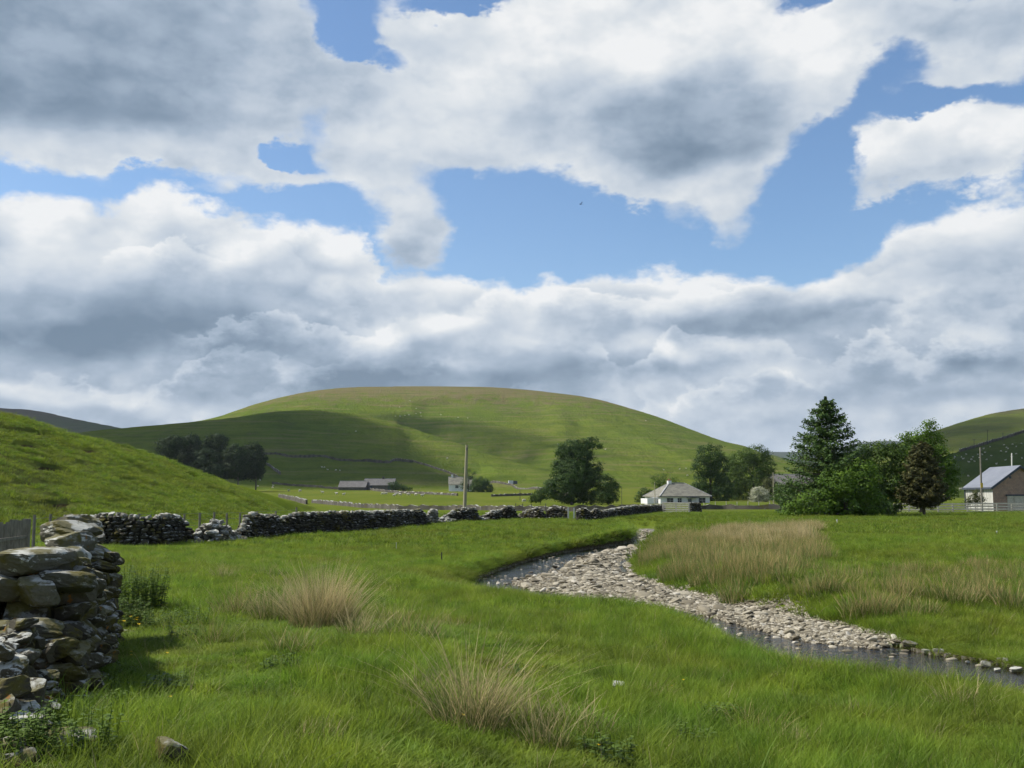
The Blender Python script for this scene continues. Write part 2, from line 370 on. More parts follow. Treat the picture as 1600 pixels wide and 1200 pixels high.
hx_, hy_ = onplane(1018, 948, -0.35)
def zall(X, Y, full=False):
    X = np.asarray(X, float); Y = np.asarray(Y, float)
    z = zbase(X, Y)
    s, bw = seg_dist(X, Y, CHW, CHW[:, 2])
    s = s + 0.35 * fbm(X / 1.1, Y / 1.1, 3) * np.clip(bw, .5, 1.2)
    sb = np.minimum(seg_dist(X, Y, BARW)[0], seg_dist(X, Y, BAR2)[0]) + 0.5 * fbm(X / 1.3 + 9, Y / 1.3, 3)
    lip = 0.06 * np.exp(-((s - bw - 0.3) / 0.5) ** 2)
    up = sstep(s / np.maximum(bw, .2))
    bed = ZW - 0.28 + 0.10 * fbm(X / 0.8, Y / 0.8, 2)
    barz = ZW + 0.02 + 0.16 * sstep(-sb / 1.6) + 0.05 * fbm(X / 0.7 + 3, Y / 0.7, 2)
    wb = sstep((0.25 - sb) / 0.5)
    bed = bed * (1 - wb) + barz * wb
    foot = np.maximum(bed, ZW + 0.05)
    zc = np.where(s > 0, foot + (z - foot) * up + lip, bed)
    z = np.where(Y < 140, zc, z)
    # green hummock on the near bank
    z = z + 0.42 * np.exp(-(((X - hx_) / .75) ** 2 + ((Y - hy_) / .6) ** 2))
    t = X / np.maximum(Y, 1.0)
    cls = np.zeros(X.shape, int)
    for j, k in enumerate(ORDER):
        h = HILLS[k]; P = h['P']
        e1 = mono(t, P[:, 0], P[:, 1]); D1 = mono(t, P[:, 0], P[:, 2]); D0 = mono(t, P[:, 0], P[:, 3])
        zb = zbase(t * D0, D0) - 0.6
        e0 = (zb - EYE) / D0
        q = np.clip((Y - D0) / (D1 - D0), 0, None)
        qc = np.clip(q, 0, 1)
        S = qc ** 1.45 * (1 - qc) + (1 - (1 - qc) ** 1.6) * qc
        if k == 'bank': S = 1 - (1 - qc) ** 1.5
        if k == 'slope': S = qc ** 0.9
        hz = EYE + (e0 + (e1 - e0) * S) * Y
        if k == 'bank':
            hz = hz + (1.35 * fbm(X / 2.7, Y / 2.8, 4) + 0.9 * fbm(X / 10.0 + 3, Y / 14.0, 3)) * sstep(qc * 5) * (1 - 0.6 * qc)
        else:
            hz = hz + h['rough'] * fbm(X / h['rs'], Y / h['rs'] * 0.55, 4) * sstep(qc * 3) * np.clip(1 - qc, 0.0, 1) * 2
            hz = hz + h['rough'] * .22 * fbm(X / h['rs'] * 7, Y / h['rs'] * 4, 3) * sstep(qc * 5) * np.clip((1 - qc) * 4, 0.0, 1)
        if k in ('hill', 'spur'):   # scarps and hollows crossing the slope
            u = 800 + FPX * t; v = 775 - FPX * (hz - EYE) / np.maximum(Y, 1)
            for (line, A, w) in SCARPS:
                L = np.array(line, float)
                vl = np.interp(u, L[:, 0], L[:, 1]); inn = sstep((u - L[0, 0]) / 30) * sstep((L[-1, 0] - u) / 40)
                d = v - vl + 5 * fbm(u / 60.0, v / 60.0, 2)
                hz = hz - A * inn * sstep(d / w) * np.exp(-np.maximum(d, 0) / (w * 4.5)) * sstep((1 - qc) * 6)
        crest = EYE + e1 * D1
        hz = np.where(q > 1, crest - h['back'] * (Y - D1), hz)
        ok = (q > 0) & (t > P[0, 0] - .6 * (k in ('bank', 'far_left'))) & (t < P[-1, 0] + 0.6 * (k in ('slope', 'right')))
        hz = np.where(ok, hz, -50)
        m = hz > z
        z = np.where(m, hz, z); cls = np.where(m, j + 1, cls)
    if full:
        return z, cls, s, sb, bw
    return z

def zg(x, y):
    return float(zall(np.array([x]), np.array([y]))[0])

_hY = np.exp(np.linspace(math.log(3.0), math.log(4500), 2600))
def hit(px, py, ymin=0, ymax=5000):
    """first point of the ground along the line of sight"""
    d = ray(px, py)
    Yv = _hY[(_hY >= ymin) & (_hY <= ymax)]
    X = d[0] / d[1] * Yv
    zr = EYE + d[2] / d[1] * Yv
    zt = zall(X, Yv)
    i = np.argmax(zt >= zr)
    if zt[i] < zr[i]: i = len(Yv) - 1
    if i > 0:
        a0 = zr[i - 1] - zt[i - 1]; a1 = zr[i] - zt[i]
        f = a0 / (a0 - a1) if a0 != a1 else 1
        f = min(max(f, 0), 1)
        Y = Yv[i - 1] + f * (Yv[i] - Yv[i - 1])
    else:
        Y = Yv[0]
    x = d[0] / d[1] * Y
    return x, Y, zg(x, Y)

# ------------------------------------------------------------------ object helpers
def link(o, parent=None):
    SC.collection.objects.link(o)
    if parent is not None: o.parent = parent
    return o
def tag(o, label=None, cat=None, group=None, kind=None):
    if label: o['label'] = label
    if cat: o['category'] = cat
    if group: o['group'] = group
    if kind: o['kind'] = kind
    return o
def np_mesh(name, V, F, mats=(), smooth=False, attrs=None, midx=None, tri=None):
    """V (n,3), F (m,k) integer array with constant k, or list of such arrays"""
    me = bpy.data.meshes.new(name)
    V = np.asarray(V, np.float32)
    Fl = F if isinstance(F, list) else [F]
    Fl = [np.asarray(f, np.int32) for f in Fl if len(f)]
    nl = sum(f.size for f in Fl); nf = sum(len(f) for f in Fl)
    me.vertices.add(len(V)); me.vertices.foreach_set('co', V.ravel())
    me.loops.add(nl); me.loops.foreach_set('vertex_index', np.concatenate([f.ravel() for f in Fl]) if Fl else np.zeros(0, np.int32))
    me.polygons.add(nf)
    tot = np.concatenate([np.full(len(f), f.shape[1], np.int32) for f in Fl])
    st = np.concatenate([[0], np.cumsum(tot)[:-1]]).astype(np.int32)
    me.polygons.foreach_set('loop_start', st); me.polygons.foreach_set('loop_total', tot)
    if midx is not None: me.polygons.foreach_set('material_index', np.asarray(midx, np.int32))
    me.polygons.foreach_set('use_smooth', np.full(nf, smooth, bool))
    for m_ in (mats if isinstance(mats, (list, tuple)) else [mats]):
        me.materials.append(m_)
    if attrs:
        for k, a in attrs.items():
            at_ = me.attributes.new(k, 'FLOAT', 'POINT'); at_.data.foreach_set('value', np.asarray(a, np.float32))
    me.update(calc_edges=True)
    return me
def np_obj(name, V, F, mats=(), parent=None, **kw):
    loc = kw.pop('loc', None)
    V = np.asarray(V, np.float32)
    if loc is not None:
        V = V - np.array(loc, np.float32)
    o = bpy.data.objects.new(name, np_mesh(name, V, F, mats, **kw))
    if loc is not None: o.location = loc
    return link(o, parent)
def empty(name, loc=(0, 0, 0), rz=0, label=None, cat=None, group=None):
    o = bpy.data.objects.new(name, None); link(o)
    o.empty_display_size = 0.3
    o.location = loc; o.rotation_euler = (0, 0, rz)
    return tag(o, label, cat, group)

# ------------------------------------------------------------------ materials
def new_mat(name):
    m = bpy.data.materials.new(name); m.use_nodes = True
    m.node_tree.nodes.clear()
    return m, NT(m.node_tree)
def finish(N, col, rough=0.9, bump=None, bstr=0.3, bdist=0.02, spec=0.2, trans=None, metal=0.0):
    b = N.n('ShaderNodeBsdfPrincipled')
    N.lk(tuple(col) + (1,) if isinstance(col, tuple) else col, b.inputs['Base Color'])
    N.lk(rough, b.inputs['Roughness']); b.inputs['Specular IOR Level'].default_value = spec
    b.inputs['Metallic'].default_value = metal
    if bump is not None:
        bp = N.n('ShaderNodeBump'); bp.inputs['Strength'].default_value = bstr; bp.inputs['Distance'].default_value = bdist
        N.lk(bump, bp.inputs['Height']); N.t.links.new(bp.outputs[0], b.inputs['Normal'])
    out = b.outputs[0]
    if trans:
        tr = N.n('ShaderNodeBsdfTranslucent'); N.lk(tuple(col) + (1,) if isinstance(col, tuple) else col, tr.inputs[0])
        mx_ = N.n('ShaderNodeMixShader'); mx_.inputs[0].default_value = trans
        N.t.links.new(out, mx_.inputs[1]); N.t.links.new(tr.outputs[0], mx_.inputs[2]); out = mx_.outputs[0]
    o = N.n('ShaderNodeOutputMaterial'); N.t.links.new(out, o.inputs[0])
    return b
def pos(N): return N.n('ShaderNodeNewGeometry').outputs['Position']
def attr(N, nm): return N.n('ShaderNodeAttribute', attribute_name=nm).outputs['Fac']

def ground_material():
    m, N = new_mat('meadow')
    P = pos(N)
    a = N.noise(P, 0.12, 4, 0.6); b = N.noise(P, 0.9, 4, 0.6); c = N.noise(P, 6.0, 3, 0.6); f = N.noise(P, 0.035, 3, 0.5)
    g = N.ramp(N.m('ADD', N.m('MULTIPLY', a, 0.6), N.m('MULTIPLY', b, 0.4)), [(0.3, (0.060, 0.092, 0.010)), (0.5, (0.095, 0.127, 0.014)), (0.7, (0.13, 0.15, 0.022))])
    g = N.mix(N.mr(f, 0.5, 0.68), g, (0.085, 0.09, 0.028))
    g = N.mix(N.mr(c, 0.35, 0.75, 0, 0.5), g, (0.05, 0.085, 0.015))
    # bare soil scars
    soil = attr(N, 'soil')
    sc = N.mr(N.m('ADD', soil, N.m('MULTIPLY', N.m('SUBTRACT', b, 0.5), 0.5)), 0.45, 0.62)
    g = N.mix(sc, g, N.ramp(c, [(0.3, (0.028, 0.022, 0.012)), (0.7, (0.075, 0.06, 0.03))]))
    bed = attr(N, 'bed')
    st = N.n('ShaderNodeTexVoronoi'); N.t.links.new(P, st.inputs['Vector']); st.inputs['Scale'].default_value = 9
    stc = N.ramp(st.outputs['Color'], [(0.2, (0.10, 0.09, 0.075)), (0.6, (0.22, 0.205, 0.18)), (0.9, (0.34, 0.32, 0.29))])
    g = N.mix(bed, g, stc)
    # brown bed seen through the water
    z = N.n('ShaderNodeSeparateXYZ'); N.t.links.new(P, z.inputs[0])
    deep = N.m('MULTIPLY', N.mr(z.outputs[2], ZW - 0.02, ZW - 0.16), bed)
    g = N.mix(deep, g, N.mix(c, (0.035, 0.030, 0.014), (0.10, 0.08, 0.04)))
    h = N.m('ADD', N.m('MULTIPLY', b, 0.35), N.m('MULTIPLY', c, 0.12))
    yz = N.n('ShaderNodeSeparateXYZ'); N.t.links.new(P, yz.inputs[0])
    far = N.mr(yz.outputs[1], 150, 210)
    fcol = N.mix(N.mr(N.noise(N.v('MULTIPLY', P, (1, .3, 1)), .05, 4, .6), .35, .65), (0.082, 0.112, 0.016), (0.122, 0.135, 0.026))
    fcol = N.mix(N.mr(N.noise(P, .4, 4, .7), .45, .7, 0, .4), fcol, (0.05, 0.08, 0.012))
    g = N.mix(far, g, fcol)
    finish(N, g, 0.95, h, 0.5, 0.5, spec=0.0)
    return m
def hill_material(name, grass, brown, amt, zlo, zhi, dark):
    """hill turf: grass, brown heath towards the top, darker rushy streaks along the contour"""
    m, N = new_mat(name)
    P = pos(N)
    Ps = N.v('MULTIPLY', P, (1, 0.35, 2.2))
    a = N.noise(Ps, 0.012, 5, 0.6); b = N.noise(Ps, 0.06, 5, 0.65); c = N.noise(P, 0.35, 4, 0.7)
    g = N.mix(N.mr(a, 0.35, 0.65), grass, tuple(q * w for q, w in zip(grass, (1.35, 1.15, 1.2))))
    g = N.mix(N.mr(b, 0.45, 0.72, 0, 0.75), g, dark)
    z = N.n('ShaderNodeSeparateXYZ'); N.t.links.new(P, z.inputs[0])
    hz = N.mr(z.outputs[2], zlo, zhi)
    br = N.mr(N.m('ADD', hz, N.m('MULTIPLY', N.m('SUBTRACT', b, 0.5), 2.2)), 0.28, 0.80, 0, amt)
    g = N.mix(br, g, brown)
    g = N.mix(N.mr(c, 0.3, 0.8, 0, 0.45), g, tuple(q * .6 for q in grass))
    # thin sheep tracks and bent-grass streaks lying along the contours
    st = N.noise(N.v('ADD', N.v('MULTIPLY', P, (0.10, 0.06, 2.4)), N.v('SCALE', N.noise(P, .02, 2, .5, col=True), scale=3.0)), 0.16, 5, 0.62)
    g = N.mix(N.m('MULTIPLY', N.mr(st, 0.50, 0.66), N.mr(hz, -0.8, 0.6, 0.25, 0.85)), g, tuple(q * .8 + w * .25 for q, w in zip(brown, grass)))
    g = N.mix(N.mr(st, 0.44, 0.30, 0, 0.5), g, dark)
    finish(N, g, 1.0, N.m('ADD', N.m('MULTIPLY', b, 2.0), N.m('MULTIPLY', c, 1.2)), 0.8, 3.0, spec=0.0)
    return m
M = {}
M['meadow'] = ground_material()
G1 = (0.085, 0.135, 0.020)
M['hill'] = hill_material('hill_turf', (0.098, 0.142, 0.018), (0.185, 0.145, 0.075), 0.9, 88, 160, (0.056, 0.090, 0.016))
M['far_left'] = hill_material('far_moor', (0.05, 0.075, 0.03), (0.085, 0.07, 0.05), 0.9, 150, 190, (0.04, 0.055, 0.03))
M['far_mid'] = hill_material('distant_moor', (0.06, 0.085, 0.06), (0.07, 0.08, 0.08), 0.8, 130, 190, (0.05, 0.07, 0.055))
M['right'] = hill_material('right_turf', (0.095, 0.125, 0.020), (0.075, 0.065, 0.035), 0.9, 112, 140, (0.06, 0.085, 0.02))
M['slope'] = hill_material('slope_turf', (0.055, 0.085, 0.02), (0.06, 0.07, 0.03), 0.3, 30, 60, (0.04, 0.06, 0.016))

# ------------------------------------------------------------------ terrain sheet (fan in front of the viewer)
tc_ = np.linspace(-0.60, 0.60, 900)
tl = -np.linspace(0.60, 3.2, 60)[1:][::-1]; tr_ = np.linspace(0.60, 3.2, 60)[1:]
tt = np.concatenate([tl, tc_, tr_])
yy = np.concatenate([np.exp(np.linspace(math.log(1.2), math.log(90), 640)), np.exp(np.linspace(math.log(90), math.log(5200), 330))[1:]])
T2, Y2 = np.meshgrid(tt, yy)
X2 = T2 * Y2
Z2, C2, S2, SB2, BW2 = zall(X2, Y2, True)
nY, nT = X2.shape
idx = np.arange(nY * nT).reshape(nY, nT)
quads = np.stack([idx[:-1, :-1], idx[:-1, 1:], idx[1:, 1:], idx[1:, :-1]], -1).reshape(-1, 4)
cq = C2[1:, 1:].reshape(-1)
VV = np.stack([X2, Y2, Z2], -1).reshape(-1, 3)
bedA = sstep((0.12 - S2) / 0.25) * (Y2 < 140)
bedA = np.maximum(bedA, 0)
gz_y = np.gradient(Z2, axis=0) / np.gradient(Y2, axis=0)
soilA = np.where((S2 > 0.0) & (S2 < BW2 * 1.05) & (BW2 < 0.9) & (Y2 < 140), 0.9 * (1 - sstep((S2 / np.maximum(BW2, .1) - 0.75) / 0.3)), 0.0)
# scars on the grassy bank on the left
scars = [(62, 675, 9, 3), (190, 700, 22, 10), (28, 672, 14, 5), (110, 684, 12, 4), (145, 703, 16, 5), (162, 725, 5, 3), (72, 728, 8, 5), (45, 695, 14, 9), (88, 785, 10, 4), (100, 793, 8, 3), (300, 742, 12, 4), (50, 755, 18, 12), (330, 765, 20, 4), (130, 722, 8, 4), (85, 733, 6, 3), (345, 772, 22, 4), (240, 755, 10, 3), (200, 748, 12, 3)]
pxm = 800 + FPX * X2 / (Y2 * CP + (Z2 - EYE) * SP)
pym = 600 - FPX * ((Z2 - EYE) * CP - Y2 * SP) / (Y2 * CP + (Z2 - EYE) * SP)
SOILP = []
isbank = (C2 == 1 + ORDER.index('bank'))
for (sx, sy, rx, ry) in scars[:]:
    x0, y0, z0 = hit(sx, sy, 40, 200)
    k = y0 / FPX; SOILP.append((x0, y0, z0, rx * k, ry * k))
    d = np.exp(-(((X2 - x0) / (rx * k)) ** 2 + ((Z2 - z0) / (ry * k)) ** 2 + ((Y2 - y0) / 2.5) ** 2) * 1.1)
    soilA = np.maximum(soilA, np.where(isbank, d * 1.0, 0))
    VV[:, 2] -= (np.where(isbank, d, 0) * 0.45).ravel()
def soil_at(X, Y):
    zz = zall(X, Y); out = np.zeros(X.shape)
    for (x0, y0, z0, rx, rz) in SOILP:
        out = np.maximum(out, np.exp(-(((X - x0) / rx) ** 2 + ((zz - z0) / rz) ** 2 + ((Y - y0) / 2.5) ** 2) * 1.1))
    return out
groups = [('ground', [0, 1 + ORDER.index('bank')], M['meadow']),
          ('hill', [1 + ORDER.index('hill')], M['hill']), ('hill', [1 + ORDER.index('spur')], M['hill']),
          ('hill', [1 + ORDER.index('far_left')], M['far_left']), ('hill', [1 + ORDER.index('far_mid')], M['far_mid']),
          ('hill', [1 + ORDER.index('mid_right')], M['right']), ('hill', [1 + ORDER.index('right')], M['right']), ('hill', [1 + ORDER.index('slope')], M['slope'])]
for nm, cl, mt in groups:
    f = quads[np.isin(cq, cl)]
    used, inv = np.unique(f, return_inverse=True)
    F = inv.reshape(-1, 4)
    V = VV[used]
    at_ = dict(soil=soilA.ravel()[used], bed=bedA.ravel()[used])
    if nm == 'ground':   # the rest of the sheet, beside and behind the viewer
        n0 = len(V)
        # fine strip under the viewer, wide plain behind
        ex = np.array([(-16000, -6000, 0.2), (16000, -6000, 0.2), (16000, 5000, 0.2), (3.2 * 1.2, 1.2, 0.2), (-3.2 * 1.2, 1.2, 0.2), (-16000, 5000, 0.2)])
        V = np.concatenate([V, ex]); F = [F, np.array([[n0, n0 + 1, n0 + 3, n0 + 4], [n0 + 1, n0 + 2, n0 + 3, n0 + 3][:4]])[:1], np.array([[n0 + 1, n0 + 2, n0 + 3], [n0, n0 + 4, n0 + 5]])]
        at_ = {k: np.concatenate([v, np.zeros(6)]) for k, v in at_.items()}
    o = np_obj(nm, V, F, mt, smooth=True, attrs=at_)
    tag(o, kind='structure')

# ------------------------------------------------------------------ water
def water_material():
    m, N = new_mat('stream_water')
    P = pos(N)
    Pw = N.v('MULTIPLY', P, (1.0, 0.8, 1))
    rip = N.m('ADD', N.m('MULTIPLY', N.noise(Pw, 4.0, 4, 0.6), N.mr(N.noise(P, .35, 2, .5), .42, .60, .35, 1.6)), N.m('MULTIPLY', N.noise(P, 18, 2, 0.5), 0.35))
    g = N.n('ShaderNodeBsdfGlossy'); g.inputs['Roughness'].default_value = 0.06
    t = N.n('ShaderNodeBsdfTransparent'); t.inputs[0].default_value = (0.44, 0.38, 0.22, 1)
    bp = N.n('ShaderNodeBump'); bp.inputs['Strength'].default_value = 0.34; bp.inputs['Distance'].default_value = 0.12
    N.lk(rip, bp.inputs['Height']); N.t.links.new(bp.outputs[0], g.inputs['Normal'])
    fr = N.n('ShaderNodeFresnel'); fr.inputs[0].default_value = 1.33; N.t.links.new(bp.outputs[0], fr.inputs['Normal'])
    mxx = N.n('ShaderNodeMixShader'); N.t.links.new(fr.outputs[0], mxx.inputs[0]); N.t.links.new(t.outputs[0], mxx.inputs[1]); N.t.links.new(g.outputs[0], mxx.inputs[2])
    o = N.n('ShaderNodeOutputMaterial'); N.t.links.new(mxx.outputs[0], o.inputs[0])
    return m
xs = np.arange(CHW[:, 0].min() - 1, CHW[:, 0].max() + 1, 0.5); ys = np.arange(CHW[:, 1].min() - 1, CHW[:, 1].max() + 1, 0.5)
GX, GY = np.meshgrid(xs, ys)
ds, _ = seg_dist(GX, GY, CHW, CHW[:, 2])
keep = (ds < 1.0)
ii = np.arange(GX.size).reshape(GX.shape)
kq = keep[:-1, :-1] & keep[1:, 1:] & keep[1:, :-1] & keep[:-1, 1:]
q4 = np.stack([ii[:-1, :-1], ii[:-1, 1:], ii[1:, 1:], ii[1:, :-1]], -1)[kq]
used, inv = np.unique(q4, return_inverse=True)
Vw = np.stack([GX.ravel()[used], GY.ravel()[used], np.full(len(used), ZW)], -1)
tag(np_obj('water', Vw, inv.reshape(-1, 4), water_material(), smooth=True), kind='structure')

# ------------------------------------------------------------------ rocks and dry stone
def ico(sub):
    bm = bmesh.new(); bmesh.ops.create_icosphere(bm, subdivisions=sub, radius=1.0)
    V = np.array([v.co[:] for v in bm.verts]); F = np.array([[v.index for v in f.verts] for f in bm.faces]); bm.free()
    return V, F
def rock_set(n, sub, seed, cuts=9, amp=0.06, pw=7):
    r = np.random.default_rng(seed); V0, F0 = ico(sub); out = []
    for i in range(n):
        V = V0.copy()
        V = V / (np.sum(np.abs(V) ** pw, 1) ** (1.0 / pw))[:, None] * 0.88       # towards a block
        for _ in range(cuts):
            nrm = r.normal(size=3); nrm /= np.linalg.norm(nrm); d = r.uniform(0.55, 0.95)
            e = np.maximum(V @ nrm - d, 0)
            V = V - e[:, None] * nrm
        if amp:
            q = V * 2.3 + r.uniform(0, 50, 3)
            V = V * (1 + amp * (fbm(q[:, 0] + q[:, 2], q[:, 1] - q[:, 2], 3)[:, None]) * 3)
        out.append(V)
    return out, F0
def rotm(yaw, pitch, roll):
    cy, sy = np.cos(yaw), np.sin(yaw); cp, sp = np.cos(pitch), np.sin(pitch); cr, sr = np.cos(roll), np.sin(roll)
    Rz = np.stack([cy, -sy, 0 * cy, sy, cy, 0 * cy, 0 * cy, 0 * cy, 1 + 0 * cy], -1).reshape(-1, 3, 3)
    Ry = np.stack([cp, 0 * cp, sp, 0 * cp, 1 + 0 * cp, 0 * cp, -sp, 0 * cp, cp], -1).reshape(-1, 3, 3)
    Rx = np.stack([1 + 0 * cr, 0 * cr, 0 * cr, 0 * cr, cr, -sr, 0 * cr, sr, cr], -1).reshape(-1, 3, 3)
    return Rz @ Ry @ Rx
ROCK1 = rock_set(10, 2, 1, 7, 0.0)
ROCK2 = rock_set(12, 3, 2, 10, 0.05)
ROCK3 = rock_set(16, 4, 5, 8, 0.08, 4.5)
def rocks(specs, RS):
    """specs: rows of x, y, z, half sizes a, b, c, yaw, pitch, roll -> V, F, rnd"""
    S = np.array(specs, float); T, F0 = RS
    k = rng.integers(0, len(T), len(S))
    TV = np.array(T)[k] * S[:, None, 3:6]
    Rm = rotm(S[:, 6], S[:, 7], S[:, 8])
    V = np.einsum('nij,nvj->nvi', Rm, TV) + S[:, None, :3]
    nv = V.shape[1]
    F = F0[None] + (np.arange(len(S)) * nv)[:, None, None]
    return V.reshape(-1, 3), F.reshape(-1, 3), np.repeat(rng.random(len(S)), nv)

def stone_material(name, base, lich=0.5, moss=0.3, scale=1.0, ornge=0.0):
    m, N = new_mat(name)
    P = pos(N); g = N.n('ShaderNodeNewGeometry')
    sx = N.n('ShaderNodeSeparateXYZ'); N.t.links.new(g.outputs['Normal'], sx.inputs[0])
    a = N.noise(P, 5 * scale, 5, 0.65); b = N.noise(P, 22 * scale, 4, 0.65); c = N.noise(P, 2.2 * scale, 3, 0.6); rn = attr(N, 'rnd')
    dk = tuple(q * 0.55 for q in base); lt = tuple(min(1, q * 1.45) for q in base)
    col = N.mix(rn, dk, lt)
    col = N.mix(N.mr(b, 0.3, 0.75, 0, .55), col, tuple(q * .6 for q in base))
    up = N.mr(sx.outputs[2], 0.1, 0.85)
    lf = N.mr(N.m('ADD', a, N.m('MULTIPLY', up, 0.24)), 0.66 - lich * 0.10, 0.72 - lich * 0.06, 0, 0.9)
    lf = N.m('MULTIPLY', lf, N.mr(rn, 0.2, 0.6, 0.35, 1.0))
    col = N.mix(lf, col, N.mix(b, (0.30, 0.30, 0.26), (0.56, 0.56, 0.50)))
    mf = N.m('MULTIPLY', N.mr(N.m('ADD', c, N.m('MULTIPLY', up, 0.10)), 0.66 - moss * 0.2, 0.74 - moss * 0.16), 0.85)
    col = N.mix(mf, col, N.mix(b, (0.045, 0.045, 0.008), (0.13, 0.105, 0.022)))
    if ornge:
        of = N.mr(N.m('ADD', N.noise(P, 3.7 * scale, 3, 0.6), 0), 0.66, 0.70, 0, ornge)
        col = N.mix(of, col, (0.22, 0.10, 0.02))
    finish(N, col, 0.95, N.m('ADD', b, N.m('MULTIPLY', a, 1.2)), 0.6, 0.02 / scale, spec=0.15)
    return m
M['stone_near'] = stone_material('lichened_stone', (0.070, 0.062, 0.044), 0.18, 0.72, 2.2, 0.8)
M['stone_near_cap'] = stone_material('white_lichened_stone', (0.095, 0.088, 0.066), 0.55, 0.75, 1.8, 0.7)
M['stone_mid'] = stone_material('field_wall_stone', (0.052, 0.048, 0.037), -.6, 0.35, 0.8)
M['stone_cap'] = stone_material('coping_stone', (0.24, 0.225, 0.18), 0.95, 0.40, 0.8)
M['stone_pale'] = stone_material('pale_rubble', (0.17, 0.16, 0.13), 0.65, 0.25, 0.8)
M['stone_far'] = stone_material('far_wall_stone', (0.105, 0.095, 0.075), 0.3, 0.3, 0.3)

class Path:
    def __init__(s, pts):
        s.P = np.array(pts, float)
        d = np.hypot(np.diff(s.P[:, 0]), np.diff(s.P[:, 1])); s.s = np.concatenate([[0], np.cumsum(d)]); s.L = s.s[-1]
    def at(s, q):
        return np.array([np.interp(q, s.s, s.P[:, i]) for i in range(s.P.shape[1])])
    def yaw(s, q):
        a = s.at(max(q - .3, 0)); b = s.at(min(q + .3, s.L)); return math.atan2(b[1] - a[1], b[0] - a[0])

def px_path(rows):
    """rows of (px, base y, top y) -> (x, y, z, height)"""
    out = []
    for (px, yb, yt) in rows:
        x, y, z = hit(px, yb, 20)
        out.append((x, y, z, (yb - yt) * y / FPX))
    return out

def drystone(label, pts, width=0.62, st=0.125, ln=(0.14, 0.46), RS=ROCK1, mat=None, cap=None, cop=0.16, group=None, ragged=0.06, endloose=0.0, name='dry_stone_wall', core_m=None, cat='stone wall'):
    path = Path(pts)
    c0 = path.at(0)
    root = empty(name, tuple(c0[:3]), 0, label, cat, group)
    body, capl = [], []
    q = 0.0
    def H(q):
        return path.at(q)[3] * (1 + ragged * (2 * float(fbm(np.array([q * 1.3 + c0[0]]), np.array([3.3]), 3)[0])))
    z = 0.0; k = 0
    hmax = max(p_[3] for p_ in path.P) * 1.1
    while z < hmax:
        ch = st * random.uniform(0.8, 1.25)
        for side in (-1, 1):
            q = random.uniform(-0.1, 0.1)
            while q < path.L:
                l = random.uniform(*ln)
                qq = min(max(q + l / 2, 0), path.L)
                a = path.at(qq); h = H(qq)
                if z + ch * 0.6 < h - cop * .7:
                    yw = path.yaw(qq); w = width / 2 * (1 - 0.30 * z / max(h, .3)) - 0.09 + random.uniform(-.07, .06)
                    ox, oy = -math.sin(yw) * w * side, math.cos(yw) * w * side
                    body.append((a[0] + ox, a[1] + oy, a[2] + z + ch / 2 - 0.03 + random.uniform(-.03, .03), l / 2 * 1.1, 0.15 * random.uniform(.8, 1.2), ch / 2 * 1.12,
                                 yw + random.uniform(-.3, .3), random.uniform(-.22, .22), random.uniform(-.25, .25)))
                q += l
        z += ch
    # end faces
    for qe in (0, path.L):
        a = path.at(qe); h = H(qe); z = 0
        while z < h - cop:
            ch = st * random.uniform(.8, 1.2); yw = path.yaw(qe)
            for o_ in (-.12, .12):
                body.append((a[0] - math.sin(yw) * o_, a[1] + math.cos(yw) * o_, a[2] + z + ch / 2, 0.18, 0.15, ch / 2 * 1.1, yw + random.uniform(-.3, .3), random.uniform(-.1, .1), random.uniform(-.1, .1)))
            z += ch
    # coping: slabs set across the top, leaning a little
    q = 0.05
    while q < path.L:
        l = random.uniform(0.14, 0.34)
        a = path.at(q); h = H(q); yw = path.yaw(q)
        t_ = cop * random.uniform(.55, 1.6)
        if h > 0.35:
            capl.append((a[0] + random.uniform(-.04, .04), a[1] + random.uniform(-.04, .04), a[2] + h - t_ * .55, l / 2 * 1.1, width * .36 * random.uniform(.8, 1.15), t_ * .72, yw + random.uniform(-.4, .4), random.uniform(-.5, .5), random.uniform(-.3, .3)))
        else:
            capl.append((a[0] + random.uniform(-.3, .3), a[1] + random.uniform(-.3, .3), a[2] + h * .5, .2, .16, .11, random.uniform(0, 3), random.uniform(-.4, .4), random.uniform(-.4, .4)))
        q += l
    V, F, r_ = rocks(body, RS)
    # inner fill so no light leaks between the stones
    n = max(2, int(path.L / 0.8)); cv_, cf = [], []
    for i in range(n + 1):
        qq = path.L * i / n; a = path.at(qq); h = max(H(qq) - cop * 1.2, .05); yw = path.yaw(qq)
        for (sd, zz, wf) in ((-1, -0.4, .30), (1, -0.4, .30), (1, h, .17), (-1, h, .17)):
            cv_.append((a[0] - math.sin(yw) * sd * width * wf, a[1] + math.cos(yw) * sd * width * wf, a[2] + zz))
    for i in range(n):
        for j in range(4):
            a_, b_ = i * 4 + j, i * 4 + (j + 1) % 4
            cf.append((a_, b_, b_ + 4)); cf.append((a_, b_ + 4, a_ + 4))
    F = np.concatenate([F, np.array(cf) + len(V)]); V = np.concatenate([V, np.array(cv_)]); r_ = np.concatenate([r_, np.zeros(len(cv_))])
    lc = np.array(c0[:3])
    np_obj('stonework', V - lc, F, mat or M['stone_mid'], root, attrs=dict(rnd=r_))
    if capl:
        V, F, r_ = rocks(capl, RS)
        np_obj('coping', V - lc, F, cap or M['stone_cap'], root, attrs=dict(rnd=r_))
    return root

